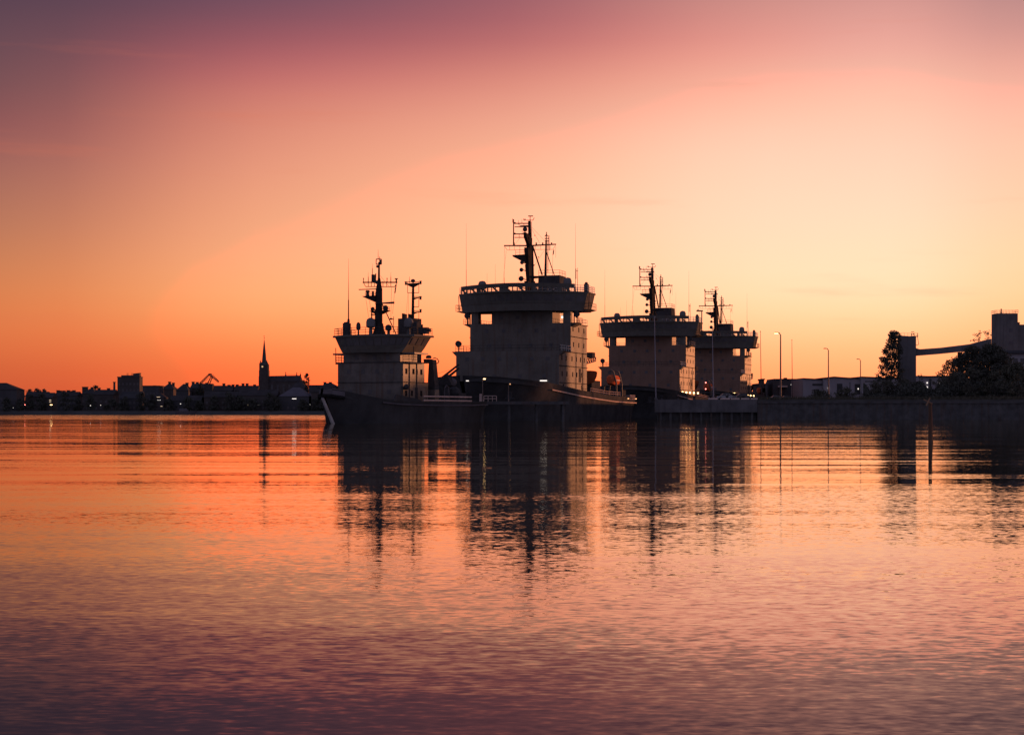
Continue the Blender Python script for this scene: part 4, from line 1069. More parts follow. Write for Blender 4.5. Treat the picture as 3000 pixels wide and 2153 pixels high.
# ------------------------------------------------------------------ flagpoles and tall lamps on the quay
def flagpole(u, vtop, y, zb, label, m, r=.09, lean=0.0):
    h = wz(vtop, y) - zb
    t = thing('flagpole', label, 'flagpole', (wx(u, y), y, zb), 0, 'flagpoles on the quay')
    MB().tube((0, 0, 0), (lean, 0, h), r, r * .45, 8).build('pole', m, t)
    MB().ball((lean, 0, h + .08), r * 1.1).build('finial', m, t)
    MB().lathe((0, 0, 0), [(r * 3, 0), (r * 3, .12), (r * 1.6, .45)], 8).build('foot', 'concrete', t)
flagpole(1921.5, 930, 356, QZ, 'pale flagpole before the second largest icebreaker', 'polew', .13, -.28)
flagpole(2090, 965, 357, QZ, 'pale flagpole before the smallest looking icebreaker', 'polew', .12, -.22)
flagpole(2230.5, 972, 372, QZ, 'dark bare pole just right of the last icebreaker', 'steel', .10, -.2)
flagpole(2321.5, 997, 398, QZ, 'dark bare pole between the two nearer tall street lamps', 'steel', .10, -.12)
lamp_post(2287, 975, 400, QZ, 'tallest looking street lamp, its lit head bent left', 1.0, 'e_warm', .17, 'poleb', 'tall street lamps behind the quay', -1, .9)
lamp_post(2427, 1021, 500, QZ, 'unlit tall street lamp above the gabled warehouse', 1.0, None, .17, 'poleb', 'tall street lamps behind the quay', -1, .9)
lamp_post(2521, 1052, 600, QZ, 'unlit tall street lamp nearest the big tree', 1.0, None, .17, 'poleb', 'tall street lamps behind the quay', -1, .9)
y = 640; t = thing('floodlight_mast', 'tall floodlight mast between the last two icebreakers', 'floodlight mast', (wx(2056, y), y, QZ))
h = wz(912, y) - QZ
MB().tube((0, 0, 0), (0, 0, h), .3, .2, 8).build('post', 'poleb', t)
MB().box(-2.0, .4, -.3, .3, h - .1, h + .35).box(-1.6, -1.2, -.2, .2, h + .35, h + .7).build('lamp_head', 'steel', t)

# ------------------------------------------------------------------ vehicles on the quay
def car(u, y, label, m, rz=0.0, tall=1.0):
    t = thing('parked_car', label, 'car', (wx(u, y), y, QZ), rz, 'cars parked on the quay')
    L, Wd = 2.15, .88
    lo = [(-L, .35), (-L, .75), (-L + .25, .86), (-1.0, .92), (1.05, .92), (L - .1, .82), (L, .55), (L, .35)]
    MB().yprism(lo, -Wd, Wd).yprism([(-1.35, .921), (-.75, 1.42 * tall), (.45, 1.45 * tall), (1.2, .921)], -Wd * .82, Wd * .82).build('body', m, t)
    MB().yprism([(-1.12, .96), (-.68, 1.36 * tall), (-.1, 1.37 * tall), (-.1, .96)], -Wd * .84, Wd * .84).build('side_window', 'glass', t)
    MB().yprism([(0, .96), (0, 1.37 * tall), (.42, 1.38 * tall), (1.0, .96)], -Wd * .84, Wd * .84).build('side_window', 'glass', t)
    for sx in (-1.3, 1.35):
        for sy in (-Wd + .02, Wd - .2):
            MB().tube((sx, sy - .03, .33), (sx, sy + .2, .33), .33, .33, 12).build('wheel', 'tyre', t)
    for sy in (-.62, .62):
        MB().box(L - .02, L + .03, sy - .16, sy + .16, .6, .74).build('headlight', 'white', t)
        MB().box(-L - .03, -L + .02, sy - .14, sy + .14, .62, .8).build('tail_light', 'hull_red', t)
    return t
car(2128, 368, 'silver car parked on the quay right of the second pale flagpole', 'cars')
car(2176, 372, 'dark car parked on the quay nearest the last icebreaker lights', 'carp', .1)
car(2272, 420, 'silver car parked before the dark depot', 'cars', pi)
car(2303, 424, 'dark car parked below the sunlit strip of the depot', 'carp', pi)

# ------------------------------------------------------------------ buildings
def gable(b, x0, x1, y0, y1, z0, z1, ov=.4, axis='x'):
    if axis == 'x': b.xprism([(y0 - ov, z0), (y1 + ov, z0), ((y0 + y1) / 2, z1)], x0 - ov, x1 + ov)
    else: b.yprism([(x0 - ov, z0), (x1 + ov, z0), ((x0 + x1) / 2, z1)], y0 - ov, y1 + ov)
    return b
def hip(b, x0, x1, y0, y1, z0, z1, ov=.4, inset=None):
    inset = min((y1 - y0) / 2, (x1 - x0) * .38) if inset is None else inset
    ym = (y0 + y1) / 2
    b.add([(x0 - ov, y0 - ov, z0), (x1 + ov, y0 - ov, z0), (x1 + ov, y1 + ov, z0), (x0 - ov, y1 + ov, z0), (x0 + inset, ym, z1), (x1 - inset, ym, z1)],
          [(0, 1, 5, 4), (1, 2, 5), (2, 3, 4, 5), (3, 0, 4), (0, 3, 2, 1)])
    return b
def building(label, u0, u1, vt, y, dep, roof='gable', rh=3.0, wall='plaster', rm='roofd', zb=2.0, chim=(), wins=(2, 4), name='building', cat='building', ax='x'):
    # the far end of a side wall must not show past the block's own outline
    if u1 < U0: u1 = U0 + (u1 - U0) * (y + dep) / y
    if u0 > U0: u0 = U0 + (u0 - U0) * (y + dep) / y
    x0, x1 = wx(u0, y), wx(u1, y); zt = wz(vt, y)
    t = thing(name, label, cat, ((x0 + x1) / 2, y, zb))
    hw = (x1 - x0) / 2; H = zt - zb; ez = H - (rh if roof in ('gable', 'hip') else 0.0)
    MB().box(-hw, hw, 0, dep, -.5, ez).build('wall', wall, t)
    if roof == 'gable': rb = gable(MB(), -hw, hw, 0, dep, ez + .003, H, .4, ax)
    elif roof == 'hip': rb = hip(MB(), -hw, hw, 0, dep, ez + .003, H)
    else: rb = MB().box(-hw - .25, hw + .25, -.25, dep + .25, ez + .003, ez + .45)
    ro = rb.build('roof', rm, t)
    for uc, vc in chim:
        cx = wx(uc, y + dep / 2) - (x0 + x1) / 2; cz = wz(vc, y + dep / 2) - zb
        MB().box(cx - .8, cx + .8, dep / 2 - .6, dep / 2 + .6, ez, cz - .3).box(cx - 1.0, cx + 1.0, dep / 2 - .8, dep / 2 + .8, cz - .298, cz).build('chimney', 'brick', ro)
    rows, cols = wins
    for r_ in range(rows):
        for c_ in range(cols):
            xx = -hw + (c_ + .5) * 2 * hw / cols; zz_ = 1.8 + r_ * max(2.8, (ez - 2.2) / max(rows, 1))
            if zz_ > ez - .8: continue
            MB().box(xx - .6, xx + .6, -.05, .05, zz_ - .75, zz_ + .75).build('window', 'glass', t)
    return t
def lit(t, u, v, y, w, h, m='e_win'):
    # y is the wall's own depth; the window sits in the wall
    x = wx(u, y) - t.location.x; z = wz(v, y) - t.location.z; h *= .7
    MB().box(x - w / 2, x + w / 2, -.09, .02, z - h / 2, z + h / 2).build('lit_window', m, t)

Y1, Y2, Y3 = 984, 1012, 1050
b = building('long hall with a sloping hipped end at the left edge of the town', -190, 72, 1121, Y1, 16, 'hip', 4.0, 'plaster', 'roofd', wins=(2, 8)); 
b = building('low terrace with a flat ridge beside the long hall', 74, 152, 1147, Y2, 14, 'gable', 3.0, 'brick', 'roofd', chim=((112, 1144), (131, 1144)), wins=(2, 5))
b = building('narrow house with three lit windows among the low terraces', 128, 168, 1150, Y1, 12, 'gable', 3.0, 'plaster2', 'roofm', wins=(0, 0)); lit(b, 147, 1172, Y1, 1.1, .55); lit(b, 147, 1177, Y1, 1.1, .55); lit(b, 150, 1186, Y1, 1.3, .5, 'e_warm')
b = building('low row with many square chimneys, left of the chimneyed manor', 160, 242, 1147, Y2, 14, 'gable', 2.6, 'plaster', 'roofd', chim=((170, 1143), (177, 1144), (187, 1144), (200, 1143), (210, 1145), (217, 1143)), wins=(2, 5))
b = building('chimneyed manor raised above the low rows', 240, 296, 1138, Y3, 16, 'hip', 3.2, 'plaster2', 'roofd', chim=((245, 1133), (254, 1133), (270, 1134)), wins=(2, 4))
b = building('plain house stepping down from the chimneyed manor', 274, 348, 1141, Y2, 14, 'gable', 3.0, 'brick', 'roofd', chim=((290, 1136), (318, 1137)), wins=(2, 4)); lit(b, 265 + 30, 1187, Y2, .4, .4, 'e_white'); lit(b, 310, 1187, Y2, .3, .6, 'e_dim')
t = thing('factory_chimney', 'thin round chimney stack standing left of the hotel tower', 'chimney', (wx(335, Y3), Y3, 2))
MB().tube((0, 0, 0), (0, 0, wz(1121, Y3) - 2), 1.0, .62, 12).build('stack', 'brick', t); MB().tube((0, 0, wz(1121, Y3) - 2), (0, 0, wz(1118.5, Y3) - 2), .85, .95, 12).build('stack_cap', 'brick', t)
# hotel tower
t = building('high flat topped hotel tower with stepped roof plant', 344, 418, 1105.5, 1090, 9, 'flat', 0, 'plaster2', 'roofm', wins=(5, 6))
MB().box(wx(353, 1090) - t.location.x, wx(407, 1090) - t.location.x, 2, 7, wz(1105.5, 1090) - 1.55, wz(1099, 1090) - 2).build('roof_plant', 'plaster', t)
MB().hexa([(wx(388, 1090) - t.location.x, 2.2, wz(1099, 1090) - 1.99), (wx(405, 1090) - t.location.x, 2.2, wz(1099, 1090) - 1.99), (wx(405, 1090) - t.location.x, 6.8, wz(1099, 1090) - 1.99), (wx(388, 1090) - t.location.x, 6.8, wz(1099, 1090) - 1.99)],
          [(wx(388, 1090) - t.location.x, 2.2, wz(1094, 1090) - 2), (wx(407, 1090) - t.location.x, 2.2, wz(1092, 1090) - 2), (wx(407, 1090) - t.location.x, 6.8, wz(1092, 1090) - 2), (wx(388, 1090) - t.location.x, 6.8, wz(1094, 1090) - 2)]).build('lift_house', 'plaster', t)
am = MB()
for u in (367, 370, 381, 384): am.tube((wx(u, 1090) - t.location.x, 5, wz(1100, 1090) - 2), (wx(u, 1090) - t.location.x, 5, wz(1092, 1090) - 2), .16, .1, 4)
am.build('roof_aerials', 'steel', t)
b = building('long pale gabled office below the hotel tower', 352, 426, 1146, Y1, 14, 'gable', 4.0, 'plaster', 'roofm', wins=(2, 5))
b = building('long level roofed block right of the hotel tower', 418, 480, 1131.5, Y3, 16, 'flat', 0, 'plaster', 'roofd', chim=((453, 1129),), wins=(3, 5))
b = building('waterfront house with a row of lit windows', 440, 492, 1150, Y1, 12, 'hip', 3.0, 'plaster2', 'roofd', wins=(0, 0)); lit(b, 464, 1163, Y1, 1.9, .4); lit(b, 463, 1172, Y1, .5, .35, 'e_white'); lit(b, 469, 1172, Y1, .5, .35, 'e_white'); lit(b, 473, 1190, Y1, 1.1, .4)
b = building('stepped villa with a little turret on its ridge', 472, 522, 1124, 1120, 16, 'hip', 3.6, 'brick', 'roofd', chim=((497, 1118), (508, 1121)), wins=(2, 3))
b = building('wide hipped roof house between the turreted villa and the crane', 516, 566, 1124, Y3, 18, 'hip', 4.2, 'plaster', 'roofd', chim=((548, 1121),), wins=(3, 4))
b = building('tall tenement with aerials on its roof, left of the crane', 558, 614, 1123, Y3 + 16, 16, 'gable', 3.0, 'brick', 'roofm', chim=((566, 1118), (578, 1119), (606, 1121)), wins=(3, 4))
b = building('waterfront shed with one bright lamp', 498, 600, 1158, Y1, 14, 'gable', 3.0, 'plaster', 'roofd', wins=(1, 6)); lit(b, 529, 1183, Y1, .5, .5, 'e_white')
b = building('long tenement with six small chimneys left of the church', 606, 690, 1129, Y3, 14, 'gable', 3.2, 'plaster', 'roofd', chim=((623, 1126), (656, 1123), (671, 1127), (683, 1126)), wins=(3, 6))
b = building('tenement touching the church tower, with a round ventilator', 686, 762, 1129, Y3, 14, 'gable', 3.2, 'plaster2', 'roofd', chim=((695, 1126), (712, 1123), (724, 1123), (746, 1126)), wins=(3, 6))
b = building('dark low waterfront row below the crane', 598, 702, 1146, Y1, 12, 'gable', 3.4, 'brick', 'roofd', wins=(2, 6))
b = building('dark waterfront block with two small lamps below the church tower', 698, 820, 1141, Y1, 14, 'gable', 3.4, 'plaster2', 'roofd', wins=(2, 7)); lit(b, 730, 1186, Y1, 1.9, .28, 'e_win'); lit(b, 757, 1186, Y1, .8, .4, 'e_white')
b = building('pavilion with a broad pale hipped roof and a lit strip', 818, 918, 1134, Y1, 22, 'hip', 5.2, 'plaster', 'roofp', wins=(1, 5)); lit(b, 862, 1168, Y1, 2.4, .55, 'e_white'); lit(b, 908, 1185, Y1, .3, .3, 'e_white')
b = building('tall roofed house just behind the pale pavilion', 842, 912, 1118, 1080, 18, 'hip', 6.0, 'brick', 'roofd', wins=(2, 4))
b = building('low block between the pavilion and the small ship bow', 905, 960, 1130, Y3, 16, 'flat', 0, 'plaster', 'roofd', wins=(3, 4))
b = building('rounded roof hall behind the small ship bow', 930, 1000, 1121, Y2, 22, 'hip', 3.0, 'plaster', 'roofd', chim=((952, 1119), (968, 1119)), wins=(2, 4))
b = building('waterfront block hidden behind the small ship', 912, 1010, 1150, Y1, 14, 'flat', 0, 'brick', 'roofd', wins=(2, 6))
b = building('distant hall seen low between the small ship and the largest one', 1180, 1400, 1133, Y3, 20, 'flat', 0, 'brick', 'roofd', wins=(2, 8))
b = building('distant depot seen low between the two largest ships', 1690, 1820, 1133, 1090, 20, 'flat', 0, 'brick', 'roofd', wins=(2, 6))

# church
YC = 1250
ch = thing('church', 'gothic church with a tall needle spire and lit clock', 'church', (wx(772, YC), YC, 2))
cx = lambda u: wx(u, YC) - ch.location.x
cz = lambda v: wz(v, YC) - 2
tw = MB()
tw.box(cx(757.5), cx(786.5), 0, 7.4, -1, cz(1102)); tw.box(cx(758.3), cx(785.8), .15, 7.2, cz(1102), cz(1085)); tw.box(cx(759), cx(785), .3, 7.0, cz(1085), cz(1068))
tw.build('tower', 'brick', ch)
sb = MB()
w0 = (cx(785) - cx(759)) / 2; xm = (cx(785) + cx(759)) / 2; ym = 3.65
sb.hexa([(xm - w0, .3, cz(1068)), (xm + w0, .3, cz(1068)), (xm + w0, 7.0, cz(1068)), (xm - w0, 7.0, cz(1068))], [(xm - w0 * .56, 1.8, cz(1061)), (xm + w0 * .56, 1.8, cz(1061)), (xm + w0 * .56, 5.5, cz(1061)), (xm - w0 * .56, 5.5, cz(1061))])
sb.lathe((xm, ym, 0), [(w0 * .54, cz(1061)), (w0 * .30, cz(1025)), (w0 * .14, cz(1005)), (.06, cz(991))], 8)
sb.build('spire', 'copper', ch)
MB().tube((xm, ym, cz(992)), (xm, ym, cz(982)), .08, .06, 5).ball((xm, ym, cz(989)), .32).ball((xm - .1, ym, cz(984)), .36, .8).build('weathercock', 'steel', ch)
for u, v in ((760.2, 1061), (763, 1054), (781.5, 1054), (784.3, 1061)):
    MB().box(cx(u) - .35, cx(u) + .35, .6, 1.3, cz(1068), cz(v + 5)).hexa([(cx(u) - .3, .65, cz(v + 5)), (cx(u) + .3, .65, cz(v + 5)), (cx(u) + .3, 1.25, cz(v + 5)), (cx(u) - .3, 1.25, cz(v + 5))], [(cx(u) - .05, .9, cz(v)), (cx(u) + .05, .9, cz(v)), (cx(u) + .05, 1.0, cz(v)), (cx(u) - .05, 1.0, cz(v))]).build('pinnacle', 'brick', ch)
MB().tube((cx(768.5), .31, cz(1074)), (cx(768.5), .12, cz(1074)), .62, .62, 14).build('clock_face', 'e_clock', ch)
MB().box(cx(786), cx(878), 1.2, 16, -1, cz(1117)).build('nave_wall', 'brick', ch)
nr = MB(); nr.add([(cx(784), .9, cz(1117)), (cx(880), .9, cz(1117)), (cx(880), 16.4, cz(1117)), (cx(784), 16.4, cz(1117)), (cx(786), 8.6, cz(1100.5)), (cx(877), 8.6, cz(1099))], [(0, 1, 5, 4), (1, 2, 5), (2, 3, 4, 5), (3, 0, 4), (0, 3, 2, 1)])
rf = nr.build('nave_roof', 'roofd', ch)
ap = MB(); ap.hexa([(cx(878), 3, -1), (cx(890), 5, -1), (cx(890), 12, -1), (cx(878), 14, -1)], [(cx(878), 3, cz(1112)), (cx(889), 5, cz(1119)), (cx(889), 12, cz(1119)), (cx(878), 14, cz(1112))]); ap.build('apse', 'brick', ch)
for u, v in ((832.5, 1088), (865, 1090), (876, 1091)):
    MB().box(cx(u) - .45, cx(u) + .45, 8.2, 9.0, cz(1102), cz(1096)).tube((cx(u), 8.6, cz(1096)), (cx(u), 8.6, cz(v)), .28, .08, 6).ball((cx(u), 8.6, cz((v + 1096) / 2 - 1)), .42 if u < 870 else .2).build('ridge_turret', 'steel', rf)
MB().tube((cx(834), 8.6, cz(1096.4)), (cx(864), 8.6, cz(1097)), .12, .12, 4).build('ridge_crest', 'steel', rf)
for k in range(5): MB().box(cx(796 + k * 17) - .7, cx(796 + k * 17) + .7, 1.1, 1.25, cz(1150), cz(1126)).build('window', 'glass', ch)

# harbour crane among the roofs
YK = 1030
hc = thing('harbour_crane', 'lattice harbour crane with a bent jib above the town roofs', 'crane', (wx(612, YK), YK, 2))
kx = lambda u, v, dy=0: (wx(u, YK) - hc.location.x, dy, wz(v, YK) - 2)
def truss(b, p, q, w, n, r):
    p = np.array(p, float); q = np.array(q, float); d = (q - p) / np.linalg.norm(q - p); nrm = np.array((-d[2], 0, d[0])) * w / 2
    for dy in (-.5, .5):
        o = np.array((0, dy, 0))
        b.tube(p + nrm + o, q + nrm * .6 + o, r, r, 4); b.tube(p - nrm + o, q - nrm * .6 + o, r, r, 4)
        for i in range(n):
            a_ = p + (q - p) * i / n; c_ = p + (q - p) * (i + 1) / n; sgn = 1 if i % 2 else -1
            b.tube(a_ + nrm * sgn + o, c_ - nrm * sgn * .8 + o, r * .75, r * .75, 4)
    return b
truss(MB(), kx(586, 1124), kx(614, 1096), .9, 9, .15).tube(kx(592, 1124), kx(619, 1100), .08, .08, 4).build('left_strut', 'steel', hc)
truss(MB(), kx(611, 1124), kx(622, 1101), 1.5, 6, .13).build('middle_strut', 'steel', hc)
truss(MB(), kx(613, 1096), kx(641, 1119), 1.0, 9, .16).tube(kx(622, 1096), kx(641, 1116), .10, .10, 4).box(kx(611, 0)[0], kx(620, 0)[0], -.8, .8, kx(0, 1099)[2], kx(0, 1094.5)[2]).build('jib', 'steel', hc)
MB().box(-6, 6, -4, 4, 0, 4).box(-2.5, 2.5, -2, 2, 4, kx(0, 1124)[2]).build('portal', 'steel', hc)

# low lamps along the far waterfront
for u, v, m, lb in ((38, 1195, 'e_white', 'small white lamp post on the far waterfront before the long hall'), (73, 1186, 'e_red', 'red lamp post on the far waterfront by the long hall corner'), (265, 1188, 'e_white', 'faint white lamp post on the far waterfront before the chimneyed manor')):
    y = 980; t = thing('lamp_post', lb, 'lamp post', (wx(u, y), y, 2.0), 0, 'lamp posts along the far waterfront'); h = wz(v, y) - 2
    MB().tube((0, 0, 0), (0, 0, h - .25), .07, .06, 6).build('post', 'steel', t); MB().ball((0, 0, h), .24, 1, 8).build('bulb', m, t)
# a moored boat at the far quay
fbm = thing('moored_boat', 'pale motor boat moored at the far waterfront below the crane', 'boat', (wx(540, 968), 968, 0))
MB().hexa([(-5, -1.2, -.3), (4, -1.2, -.3), (6, 0, -.3), (4, 1.2, -.3), (-5, 1.2, -.3)], [(-5.4, -1.7, 1.6), (5, -1.7, 1.7), (8, 0, 2.1), (5, 1.7, 1.7), (-5.4, 1.7, 1.6)]).build('hull', 'grey', fbm)
MB().hexa([(-3, -1.2, 1.6), (2.2, -1.2, 1.6), (2.2, 1.2, 1.6), (-3, 1.2, 1.6)], [(-2.6, -1.0, 3.4), (1.2, -1.0, 3.4), (1.2, 1.0, 3.4), (-2.6, 1.0, 3.4)]).build('cabin', 'grey', fbm)
MB().tube((-.5, 0, 3.4), (-.5, 0, 7), .07, .05, 5).build('mast', 'steel', fbm)

# buildings behind the quay
YQ = 600
b = building('small square block behind the stern of the last icebreaker', 2222, 2239, 1113, YQ, 12, 'flat', 0, 'brick', 'roofd', QZ, wins=(2, 2))
b = building('low dark row between the square block and the depot', 2205, 2268, 1127, YQ + 20, 14, 'flat', 0, 'brick', 'roofd', QZ, chim=((2230, 1125), (2255, 1123)), wins=(2, 5))
t = thing('building', 'dark depot with a stepped roof and one sunlit strip', 'building', (wx(2302, YQ), YQ, QZ))
dx = lambda u: wx(u, YQ) - t.location.x; dz = lambda v: wz(v, YQ) - QZ
MB().yprism([(dx(2264), -.3), (dx(2338), -.3), (dx(2338), dz(1115)), (dx(2330), dz(1115)), (dx(2330), dz(1111)), (dx(2269), dz(1111)), (dx(2264), dz(1124))], 0, 18).build('wall', 'plaster', t)
MB().box(dx(2268), dx(2331), -.3, 18.3, dz(1111) + .003, dz(1109.6)).build('roof', 'roofd', t)
MB().box(dx(2303), dx(2310), 3, 6, dz(1109.6), dz(1106)).build('roof_hut', 'roofd', t)
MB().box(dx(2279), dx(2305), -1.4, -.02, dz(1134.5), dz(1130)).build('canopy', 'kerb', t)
MB().box(dx(2282), dx(2300), -.08, .05, dz(1158), dz(1138)).build('door', 'steel', t)
for u in (2318, 2326): MB().box(dx(u) - .6, dx(u) + .6, -.06, .05, dz(1130), dz(1124)).build('window', 'glass', t)
lit(t, 2318, 1127, YQ, .3, .3, 'e_white')
b = building('low dark shed in the gap between depot and warehouses', 2336, 2380, 1127, YQ - 10, 12, 'flat', 0, 'brick', 'roofd', QZ, wins=(1, 3))
def warehouse(label, prof, y, dep, doors, u0, u1, lits=()):
    t = thing('warehouse', label, 'warehouse', (wx((u0 + u1) / 2, y), y, QZ), 0, 'pale warehouses behind the quay')
    fx = lambda u: wx(u, y) - t.location.x; fz = lambda v: wz(v, y) - QZ
    poly = [(fx(u0), -.3), (fx(u1), -.3)] + [(fx(u), fz(v)) for u, v in reversed(prof)]
    MB().yprism(poly, 0, dep).build('wall', 'shed', t)
    rb = MB()
    for (ua, va), (ub, vb) in zip(prof[:-1], prof[1:]):
        if abs(ua - ub) < 2: continue
        rb.hexa([(fx(ua), -.4, fz(va) + .003), (fx(ub), -.4, fz(vb) + .003), (fx(ub), dep + .3, fz(vb) + .003), (fx(ua), dep + .3, fz(va) + .003)],
                [(fx(ua), -.4, fz(va) + .3), (fx(ub), -.4, fz(vb) + .3), (fx(ub), dep + .3, fz(vb) + .3), (fx(ua), dep + .3, fz(va) + .3)])
    rb.build('roof', 'roofd', t)
    for ua, ub, va, vb in doors: MB().box(fx(ua), fx(ub), -.06, .04, fz(vb), fz(va)).build('door', 'steel', t)
    for u, v in lits: MB().box(fx(u) - .14, fx(u) + .14, -.3, -.02, fz(v) - .2, fz(v) + .2).build('wall_lamp', 'e_white', t)
    return t
warehouse('pale warehouse with a flat roof left of the gabled one', [(2353, 1110), (2396, 1112.5), (2413, 1113)], 560, 24, [(2380, 2412, 1124, 1130), (2384, 2400, 1140, 1158)], 2353, 2413)
warehouse('pale warehouse with a low gable and two dark doorways', [(2413, 1110), (2443, 1105.5), (2482, 1108.5), (2524, 1110)], 558, 30, [(2452, 2468, 1124, 1150), (2504, 2520, 1125, 1155), (2489, 2491, 1120, 1160)], 2413, 2524, ((2426, 1137), (2514, 1139)))
warehouse('pale warehouse half hidden by the big tree', [(2524, 1105.5), (2600, 1108.5), (2660, 1109)], 556, 30, [(2534, 2556, 1116, 1119), (2560, 2580, 1130, 1156)], 2524, 2660)
t = warehouse('pale warehouse with white wall lamps seen under the conveyor bridge', [(2690, 1103.5), (2720, 1104.5), (2790, 1103)], 500, 24, [(2722, 2728, 1110, 1160)], 2690, 2790, ((2716, 1121.5), (2716, 1134), (2716, 1158.5), (2751, 1122)))

# grain silo group
YS = 420
sl = thing('silo_tower', 'narrow dark elevator tower beside the big tree', 'tower', (wx(2664, YS), YS, QZ))
ax_ = lambda u: wx(u, YS) - sl.location.x; az_ = lambda v: wz(v, YS) - QZ
MB().hexa([(ax_(2638), 0, -.2), (ax_(2684), 0, -.2), (ax_(2688), 4.6, -.2), (ax_(2642), 4.6, -.2)], [(ax_(2638), 0, az_(983)), (ax_(2684), 0, az_(986)), (ax_(2688), 4.6, az_(986)), (ax_(2642), 4.6, az_(983))]).build('shaft', 'silo', sl)
railing([(ax_(2640), .2, az_(984)), (ax_(2690), .2, az_(985))], .75, .8, .025).build('roof_railing', 'steel', sl)
MB().box(ax_(2670), ax_(2691), .2, 1.6, az_(986), az_(984)).tube((ax_(2673), .8, az_(984)), (ax_(2673), .8, az_(976)), .05, .05, 4).tube((ax_(2680), .8, az_(984)), (ax_(2680), .8, az_(976)), .05, .05, 4).box(ax_(2672), ax_(2680.5), .6, 1.0, az_(972.5), az_(971)).ball((ax_(2673.5), .8, az_(979)), .16).ball((ax_(2678), .8, az_(978.5)), .16).build('hoist', 'steel', sl)
MB().path([(ax_(2690), .8, az_(975)), (ax_(2690), .8, az_(985)), (ax_(2694), .8, az_(1009)), (ax_(2686), .8, az_(1011))], .06, 4).build('access_ladder', 'steel', sl)
cv_ = thing('conveyor_bridge', 'sloping enclosed conveyor bridge from the narrow tower to the silo', 'conveyor', (wx(2688, YS), YS, QZ))
kx2 = lambda u: wx(u, YS) - cv_.location.x
top = [(2688, 1019.5), (2698, 1022.5), (2760, 1018), (2850, 1007), (2880, 999), (2908, 992)]
bot = [(2688, 1042), (2698, 1041), (2760, 1036), (2850, 1027), (2880, 1024), (2908, 1020)]
cm_ = MB()
for k in range(5):
    (ua, va), (ub, vb), (_, wa), (_, wb_) = top[k], top[k + 1], bot[k], bot[k + 1]
    cm_.hexa([(kx2(ua), 1.2, az_(wa)), (kx2(ub), 1.2, az_(wb_)), (kx2(ub), 3.6, az_(wb_)), (kx2(ua), 3.6, az_(wa))], [(kx2(ua), 1.2, az_(va)), (kx2(ub), 1.2, az_(vb)), (kx2(ub), 3.6, az_(vb)), (kx2(ua), 3.6, az_(va))])
cm_.build('gallery', 'silo', cv_)
for u in (2817, 2822): MB().box(kx2(u) - .12, kx2(u) + .12, 1.4, 3.4, 0, az_(1031)).build('leg', 'steel', cv_)
YG = 432
sg = thing('grain_silo', 'big square grain silo with a railed flat top', 'silo', (wx(2944, YG), YG, QZ))
gx = lambda u: wx(u, YG) - sg.location.x; gz = lambda v: wz(v, YG) - QZ
MB().box(gx(2921), gx(2982), 0, 5, -.2, gz(918)).build('tower', 'silo', sg)
MB().box(gx(2982) + .01, gx(3120), .6, 10, -.2, gz(950.5)).build('annex', 'silo', sg)
railing([(gx(2919.5), .1, gz(918)), (gx(2984), .1, gz(918)), (gx(2984), 4.9, gz(918)), (gx(2919.5), 4.9, gz(918)), (gx(2919.5), .1, gz(918))], .85, .7, .025, 2).build('roof_railing', 'steel', sg)
MB().lathe((gx(2936.5), 1.0, gz(918)), [(.3, 0), (.16, .25), (.14, .85), (.2, .95), (.16, 1.15), (.03, 1.25)], 8).build('roof_vent', 'steel', sg)
MB().lathe((gx(2991.5), 2.0, gz(950.5)), [(.25, 0), (.22, .3), (.3, .32), (.3, .6), (.05, .66)], 8).build('roof_vent', 'steel', sg)
for v in (930, 967, 1003): MB().box(gx(2957), gx(2968), -.06, .05, gz(v + 6), gz(v - 4)).build('window', 'grey', sg)
for u in (2930, 2940): MB().box(gx(u) - .05, gx(u) + .05, -.05, .03, 2, gz(922)).build('joint_rib', 'silo', sg)
b = thing('shed', 'low pale shed with a sloping roof under the grain silo', 'shed', (wx(2990, 408), 408, QZ))
sx_ = lambda u: wx(u, 408) - b.location.x; sz_ = lambda v: wz(v, 408) - QZ
MB().box(sx_(2934), sx_(3120), 0, 9, -.2, sz_(1036)).build('wall', 'shed', b)
MB().xprism([(-.5, sz_(1036.5)), (9.3, sz_(1024)), (9.3, sz_(1022)), (-.5, sz_(1034))], sx_(2926), sx_(3125)).build('roof', 'roofm', b)
for u in (2952, 2975, 2996): MB().box(sx_(u) - .5, sx_(u) + .5, -.05, .04, sz_(1066), sz_(1050)).build('window', 'glass', b)

